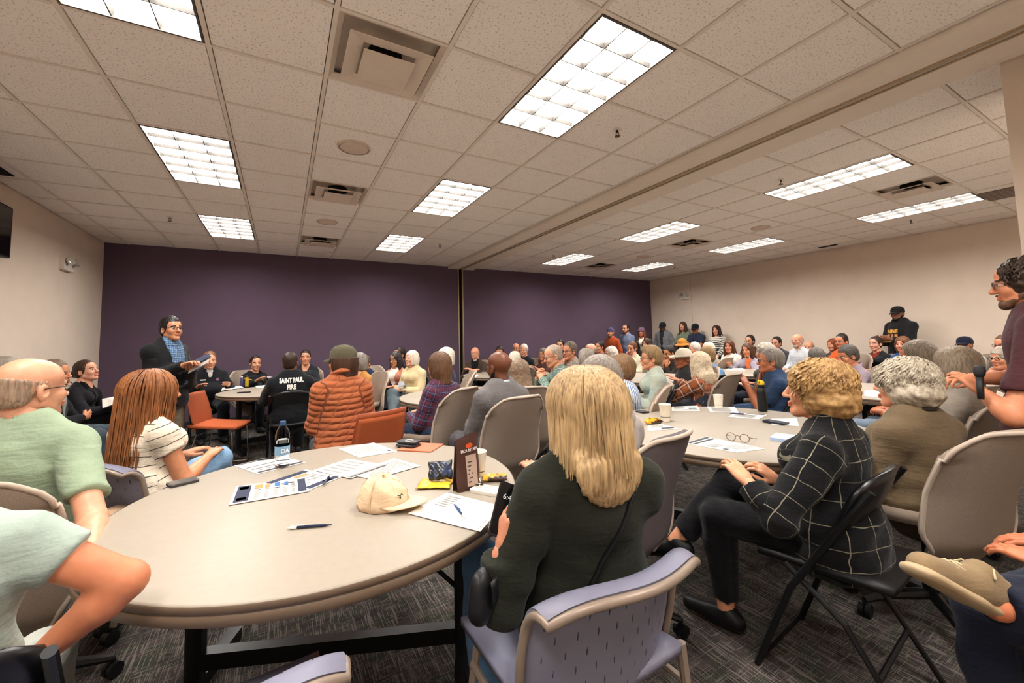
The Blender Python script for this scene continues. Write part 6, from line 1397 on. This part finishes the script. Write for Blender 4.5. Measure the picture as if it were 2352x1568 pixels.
pillow('snack_wrapper', 'yellow and brown snack wrapper right of the pouch', (0.8061, 1.6002, 0.7400), ang((0.7642, 1.6471, 0.7400), (0.8649, 1.5945, 0.7400)), .105, .06, .024, M_yel2, seed=5)
pillow('foil_lid', 'crumpled silver foil beside the white phone', (0.7272, 1.6073, 0.7400), 1.0, .04, .04, .026, M_sil, 'foil', seed=6)
pillow('snack_tube', 'yellow snack tube on the right table', (2.2313, 1.9986, 0.7400), ang((2.2705, 2.0795, 0.7400), (2.3618, 2.0511, 0.7400)), .12, .05, .04, M_yel2, 'snack', seed=7)
pillow('snack_wrapper', 'yellow wrapper on the table beyond the grey suit', (2.0139, 4.4401, 0.7400), .2, .12, .08, .03, M_yel2, seed=8)
pillow('snack_wrapper', 'red wrapper at the far table', (4.2940, 6.7268, 0.7400), .2, .12, .07, .03, foil('foil_red', '#9a3420', '#7a2416'), seed=9)
pillow('cloth_bundle', 'brown bag in the lap of the woman in the white sweater', (7.2835, 4.7273, 0.7400), .2, .26, .16, .12, mat('leather_tan', '#6b3d24', .5), 'bag', seed=10)
# tall black bottle with yellow lid
def bottle(p, h, label, body, lid, cat='bottle', straw=None):
    b = empty('drink_bottle', (p[0], p[1], TZ)); k = h / .27
    MB().lathe([(r * k, z * k) for r, z in ((.030, 0), (.036, .004), (.037, .01), (.037, .165), (.034, .185), (.026, .195), (.026, .205))], 28).build('body', mat('bottle_' + body, body, .35), b, True)
    l = MB().lathe([(r * k, z * k) for r, z in ((.028, .203), (.028, .225), (.026, .230))], 24).build('collar', mat('bottle_' + body, body, .35), b, True)
    l2 = MB().lathe([(r * k, z * k) for r, z in ((.025, .228), (.027, .232), (.026, .250), (.018, .262), (.010, .266))], 24).build('lid', mat('lid_' + lid, lid, .4), b, True)
    MB().tube([(-.020 * k, 0, .245 * k), (-.034 * k, 0, .262 * k), (-.040 * k, 0, .274 * k)], [.010 * k, .009 * k, .005 * k], 8).build('spout', mat('lid_' + lid, lid, .4), l2, True)
    tag(b, label, cat); return b
bottle((3.2755, 1.8461, 0.7400), 0.2404, 'black bottle with a yellow lid on the right table', '#17181a', '#e6bd22')
bottle((7.1447, 4.2223, 0.7400), .21, 'orange bottle with a dark lid beside the girl in lilac', '#dd6a36', '#2c3038')
bottle((-0.4513, 7.2234, 0.7400), .17, "black and yellow can-shaped bottle on the officers' table", '#b59a20', '#161616')
bottle((-0.5327, 7.4438, 0.7400), .15, "violet bottle on the officers' table", '#4a4266', '#c8c4cc')
# eyeglasses folded open on table 2
eg = empty('eyeglasses', (2.2259, 1.4012, 0.7400)); eg.location.z = TZ + .003; u = Vector((2.2468, 1.3412, 0.7400)) - Vector((2.2042, 1.4636, 0.7400)); eg.rotation_euler = (0, 0, math.atan2(u.y, u.x))
M_tor = mat('frame_tortoise', '#6a4a3c', .3); M_lens = s = NT('lens_glass'); s.col((.95, .97, .96)); s.set(Roughness=.02, IOR=1.1); s.b.inputs['Transmission Weight'].default_value = 1; M_lens = s.m
for sx in (-1, 1):
    rim = MB().tube([(sx * .034 + .023 * math.cos(2 * math.pi * k / 24), 0, .024 + .022 * math.sin(2 * math.pi * k / 24)) for k in range(24)], .0018, 6, closed=True).build('rim', M_tor, eg, True)
    MB().add([(sx * .034 + .022 * math.cos(2 * math.pi * k / 20), 0, .024 + .021 * math.sin(2 * math.pi * k / 20)) for k in range(20)], [tuple(range(20))]).build('lens', M_lens, rim)
    MB().tube([(sx * .058, .002, .030), (sx * .062, .06, .016), (sx * .066, .12, .004), (sx * .066, .135, .002)], .0016, 6).build('temple', mat('temple_teal', '#3f6a68', .3), eg, True)
MB().tube([(-.012, 0, .03), (0, .002, .034), (.012, 0, .03)], .0018, 6).build('bridge', M_tor, eg, True)
tag(eg, 'round tortoiseshell eyeglasses standing open on the right table', 'eyeglasses')
# phone held by the blonde woman
def held_phone(label, p, xdir, up, w=.074, h=.152, th=.009, text=None):
    X = Vector(xdir).normalized(); U = Vector(up).normalized(); N_ = X.cross(U).normalized(); U = N_.cross(X)
    o = empty('phone', p); R = Matrix((X, U, N_)).transposed(); o.rotation_euler = R.to_euler()
    autosmooth(MB().rbox((-w / 2, -h / 2, -th), (w / 2, h / 2, 0), .013, 6).build('case', M_ph, o), 40)
    sc = MB().rbox((-w / 2 + .004, -h / 2 + .004, .0002), (w / 2 - .004, h / 2 - .004, .0008), .010, 5).build('screen', M_glass, o)
    if text: project_text(text, .022, None, (0, h * .22, .0012), (1, 0, 0), (0, 1, 0), (0, 0, -1), emat('screen_text', '#5d6470', .08), sc, 'clock_digits')
    tag(o, label, 'phone'); return o
held_phone('black phone showing the time in the blonde woman\'s hand', (0.5820, 1.0829, 0.8439), Vector((0.6031, 1.0703, 0.8535)) - Vector((0.5627, 1.0915, 0.8699)), Vector((0.5812, 1.1150, 0.8776)) - Vector((0.5751, 1.0668, 0.8084)), text='6:40')
# paper held by the speaker, pads and books
def sheet_in_hand(name, label, cat, c, th, m, m2=None, group=None):
    P = [Vector(p) for p in c]; o = sum(P, Vector()) / 4; r = empty(name, o); n = (P[1] - P[0]).cross(P[3] - P[0]).normalized() * th
    v = [tuple(p - o) for p in P] + [tuple(p - o + n) for p in P]; MB().add(v, [(3, 2, 1, 0), (4, 5, 6, 7), (0, 1, 5, 4), (1, 2, 6, 5), (2, 3, 7, 6), (3, 0, 4, 7)]).build('pages', m, r)
    if m2: v2 = [tuple(p - o + n * 1.05) for p in (P[0] * .75 + P[3] * .25, P[1] * .75 + P[2] * .25, P[2], P[3])]; MB().add(v2, [(0, 1, 2, 3)]).build('cover', m2, r)
    tag(r, label, cat, group); return r
sheet_in_hand('script_page', "stiff paper with a navy band in the speaker's hand", 'paper', [(-0.7980, 4.9961, 1.0880), (-0.6447, 5.0175, 1.1852), (-0.6382, 5.1797, 1.2595), (-0.7796, 5.1504, 1.1780)], .004, mat('card_grey', '#a39c98', .6))
sheet_in_hand('notebook', 'navy notebook held above the paper by the speaker', 'notebook', [(-0.7416, 5.0607, 1.1753), (-0.6327, 5.1092, 1.2430), (-0.6652, 5.2166, 1.2733), (-0.7647, 5.1619, 1.2164)], .006, M_navy)
sheet_in_hand('notepad', 'white notepad on the lap of the dark-haired woman writing', 'notepad', [(-1.6893, 6.0398, 0.7048), (-1.4549, 5.8442, 0.7992), (-1.5269, 6.1109, 0.8329), (-1.7718, 6.3089, 0.7795)], .008, M_paper)
sheet_in_hand('folded_paper', 'folded grey paper in the hands of the white-haired woman in cream', 'paper', [(1.4545, 5.8407, 0.7036), (1.5296, 5.7960, 0.7385), (1.5389, 5.9017, 0.7848), (1.4679, 5.9436, 0.7555)], .004, mat('paper_grey', '#8e949a', .7))
# microphone held by the man at the right edge
mi = empty('microphone', (2.9074, 0.6193, 1.0799)); U = (Vector((2.9048, 0.6159, 1.1378)) - Vector((2.8987, 0.6185, 1.0091))).normalized(); mi.rotation_euler = U.to_track_quat('Z', 'Y').to_euler()
MB().lathe([(.010, -.075), (.012, -.07), (.014, .03)], 16).build('handle', M_blackpl, mi, True); MB().lathe([(.0145, .03), (.020, .045), (.022, .062), (.018, .078), (.008, .085)], 16).build('grille', mat('mic_grille', '#3a3a3c', .4, metal=.6, bump=.8, bscale=900), mi, True); tag(mi, 'black microphone in the hands of the man in maroon', 'microphone')

# ---- lettering and badges on clothing
r_, S_, g_, M_ = ROOTS['fire']; zc = S_['nb'][2]
M_let = mat('lettering_white', '#e6e0d8', .6, var=.05)
project_text('SAINT PAUL', .072, g_, (0, -.6, zc - .030), (1, 0, 0), (0, 0, 1), (0, 1, 0), M_let, g_, bold=.0035, sx=.62)
project_text('FIRE', .072, g_, (0, -.6, zc - .104), (1, 0, 0), (0, 0, 1), (0, 1, 0), M_let, g_, bold=.0035, sx=.72)
r_, S_, g_, M_ = ROOTS['hoodie']; zc = S_['nb'][2]
M_gold = mat('lettering_gold', '#e0a648', .5, var=.1, vscale=60)
project_text('NBE', .085, g_, (.02, .7, zc - .155), (-1, 0, 0), (0, 0, 1), (0, -1, 0), M_gold, g_, bold=.004, sx=1.2)
bv = BVHTree.FromPolygons([v.co[:] for v in g_.data.vertices], [p.vertices[:] for p in g_.data.polygons])
def patch(root, garment, name, pts, m, front=1):
    bvh = BVHTree.FromPolygons([v.co[:] for v in garment.data.vertices], [p.vertices[:] for p in garment.data.polygons]); V = []
    for (x, z) in pts:
        h = bvh.ray_cast(Vector((x, .8 * front, z)), Vector((0, -front, 0))); y = h[0].y if h[0] else 0; V.append((x, y + .004 * front, z))
    return MB().add(V, [tuple(range(len(V)))]).build(name, m, garment)
for q, x in enumerate((.085, .02, -.045)): patch(r_, g_, 'print_panel', [(x - .022, zc - .30), (x + .026, zc - .30), (x + .026, zc - .20), (x - .022, zc - .20)], mat('print_panel_tan', '#c98a58', .6, var=.2, vscale=70))
patch(r_, g_, 'print_strip', [(-.05, zc - .345), (.09, zc - .345), (.09, zc - .325), (-.05, zc - .325)], M_gold)
r_, S_, g_, M_ = ROOTS['police']; zc = S_['nb'][2]
circ = lambda cx, cz, r: [(cx + r * math.cos(2 * math.pi * k / 12), cz + r * math.sin(2 * math.pi * k / 12)) for k in range(12)]
patch(r_, g_, 'badge', circ(-.085, zc - .12, .028), mat('badge_gold', '#c9a24a', .3, metal=.8)); patch(r_, g_, 'shoulder_patch', circ(.175, zc - .09, .032), mat('patch_gold', '#8a6a34', .7)); patch(r_, g_, 'shoulder_patch', circ(-.175, zc - .09, .030), mat('patch_grey', '#b5a9b0', .7))
MB().rbox((-.03, .0, -.045), (.03, .03, .045), .008, 3, axis=1).build('body_camera', mat('radio_grey', '#3a3c42', .4), g_).location = (0, .16, zc - .19)
patch(r_, g_, 'name_tape', [(.05, zc - .115), (.11, zc - .115), (.11, zc - .105), (.05, zc - .105)], mat('name_tape', '#7a6a50', .6))
r_, S_, g_, M_ = ROOTS['officer']; zc = S_['nb'][2]
patch(r_, g_, 'chest_emblem', circ(-.09, zc - .11, .022), mat('emblem_plum', '#7a4a6a', .6)); patch(r_, g_, 'name_tape', [(.05, zc - .115), (.12, zc - .115), (.12, zc - .10), (.05, zc - .10)], M_let)
r_, S_, g_, M_ = ROOTS['navytee']; MB().box((-.02, .155, S_['nb'][2] - .16), (-.005, .165, S_['nb'][2] - .09)).box((.0, .155, S_['nb'][2] - .17), (.015, .165, S_['nb'][2] - .10)).build('sunglasses', M_blk, g_)
r_, S_, g_, M_ = ROOTS['stripewoman']; glasses_mesh(M_ @ Matrix.Translation((0, -.035, .095)), M_blk, r_)
r_, S_, g_, M_ = ROOTS['slate']; MB().tube([(S_['nb'][0] + .07 * math.sin(t), S_['nb'][1] + .10 + .02 * math.cos(t), S_['nb'][2] - .05 - .07 * max(0, math.cos(t))) for t in [-1.4 + .28 * k for k in range(11)]], .003, 6).build('necklace', mat('silver', '#c8c4ba', .3, metal=.9), r_)
# bag strap over the blonde woman's back and the bag itself
r_, S_, g_, M_ = ROOTS['blonde']
bvh = BVHTree.FromPolygons([v.co[:] for v in g_.data.vertices], [p.vertices[:] for p in g_.data.polygons]); pts = []
for k in range(13):
    t = k / 12; h = bvh.ray_cast(Vector((.10 - .28 * t ** 1.1, -.9, S_['nb'][2] - .035 - .47 * t)), Vector((0, 1, 0)))
    if h[0]: pts.append(tuple(h[0] + Vector((0, -.004, 0))))
hb = empty('handbag', (0.5138, 1.0547, 0.6727), .6)
M_leat = mat('leather_black', '#17171a', .4, bump=.4, bscale=160)
V_, Q_ = sdf_mesh([C_((-.055, 0, -.03), (.055, 0, -.03), .045, .045, .02, ((0, 1, 0), .75)), C_((-.05, 0, .02), (.05, 0, .02), .040, .040, .03, ((0, 1, 0), .7))], .007); mesh_obj('body', V_, Q_, M_leat, hb, True)
MB().sheet([[(x, -.037 - .004 * math.sin(v * 3), .045 - .06 * v) for x in (-.07, -.04, 0, .04, .07)] for v in (0, .25, .5, .75, 1)], .004).build('flap', M_leat, hb, True)
MB().sphere((.02, -.04, -.012), .006, 8, 6).build('stud', M_chrome, hb); tag(hb, 'black leather handbag at the side of the blonde woman', 'handbag')
st = MB().tube(pts, .011, 8, flat=.35).build('strap', mat('strap_black', '#0c0c0e', .5), None, True); attach(st, r_); st.matrix_parent_inverse = Matrix.Identity(4)
# tan sneaker of the person at lower right
r_, S_, g_, M_ = ROOTS['sneaker']
heel, toe = Vector((1.6191, 0.3438, 0.5909)), Vector((1.3561, 0.4426, 0.7471)); ank = Vector((1.6276, 0.3555, 0.6691)); ax = (toe - heel); Ls = ax.length; ax.normalize(); up = (ank - heel); up = (up - ax * up.dot(ax)).normalized(); sd = ax.cross(up)
Mw = Matrix((sd, ax, up)).transposed().to_4x4(); Mw.translation = heel
fl = ((0, 0, 1), .8); sole = [C_((0, .03, .012), (0, Ls * .45, .012), .036, .040, .02, ((0, 0, 1), .42)), C_((0, Ls * .45, .012), (0, Ls - .045, .014), .040, .043, .02, ((0, 0, 1), .42))]
V_, Q_ = sdf_mesh(sole, .006); o = mesh_obj('shoe', [tuple(Mw @ Vector(v)) for v in V_], Q_, mat('sneaker_sole', '#b09a7a', .7), None, True); attach(o, r_)
upr = [C_((0, .035, .045), (0, Ls * .40, .045), .038, .040, .03), C_((0, Ls * .40, .042), (0, Ls - .05, .030), .040, .034, .03), C_((0, .045, .07), (0, .09, .085), .036, .034, .03), E_((0, .055, .125), (.032, .042, .05), .012, '-')]
V_, Q_ = sdf_mesh(upr, .006); u_ = mesh_obj('upper', [tuple(Mw @ Vector(v)) for v in V_], Q_, fabric('plain', '#8a7456', None, None, .05, .5, .8), None, True); attach(u_, r_); u_.parent = o; u_.matrix_parent_inverse = o.matrix_parent_inverse.copy(); u_.matrix_parent_inverse = Matrix.Identity(4)
mb = MB(); mb.M = Mw
for k in range(5): y = .125 + k * .02; mb.tube([(-.026, y, .076 - k * .004), (0, y + .004, .090 - k * .004), (.026, y + .008, .076 - k * .004)], .003, 6)
mb.tube([(0, .118, .09), (-.03, .10, .10), (-.045, .12, .075)], .0028, 6).tube([(0, .118, .09), (.03, .105, .105), (.05, .13, .08)], .0028, 6)
lc = mb.build('laces', mat('laces_tan', '#b8a684', .8), None, True); lc.parent = o; lc.matrix_parent_inverse = Matrix.Identity(4)
# loose chairs at the near table
chair('plastic', .735, 1.0, .0, 'under the long-haired blonde in dark green')
chair('plastic', -.13, 1.08, .0, 'pushed up to the near table, empty')
chair('orange', -.60, 5.62, 1.85, 'standing empty beside the speaker')
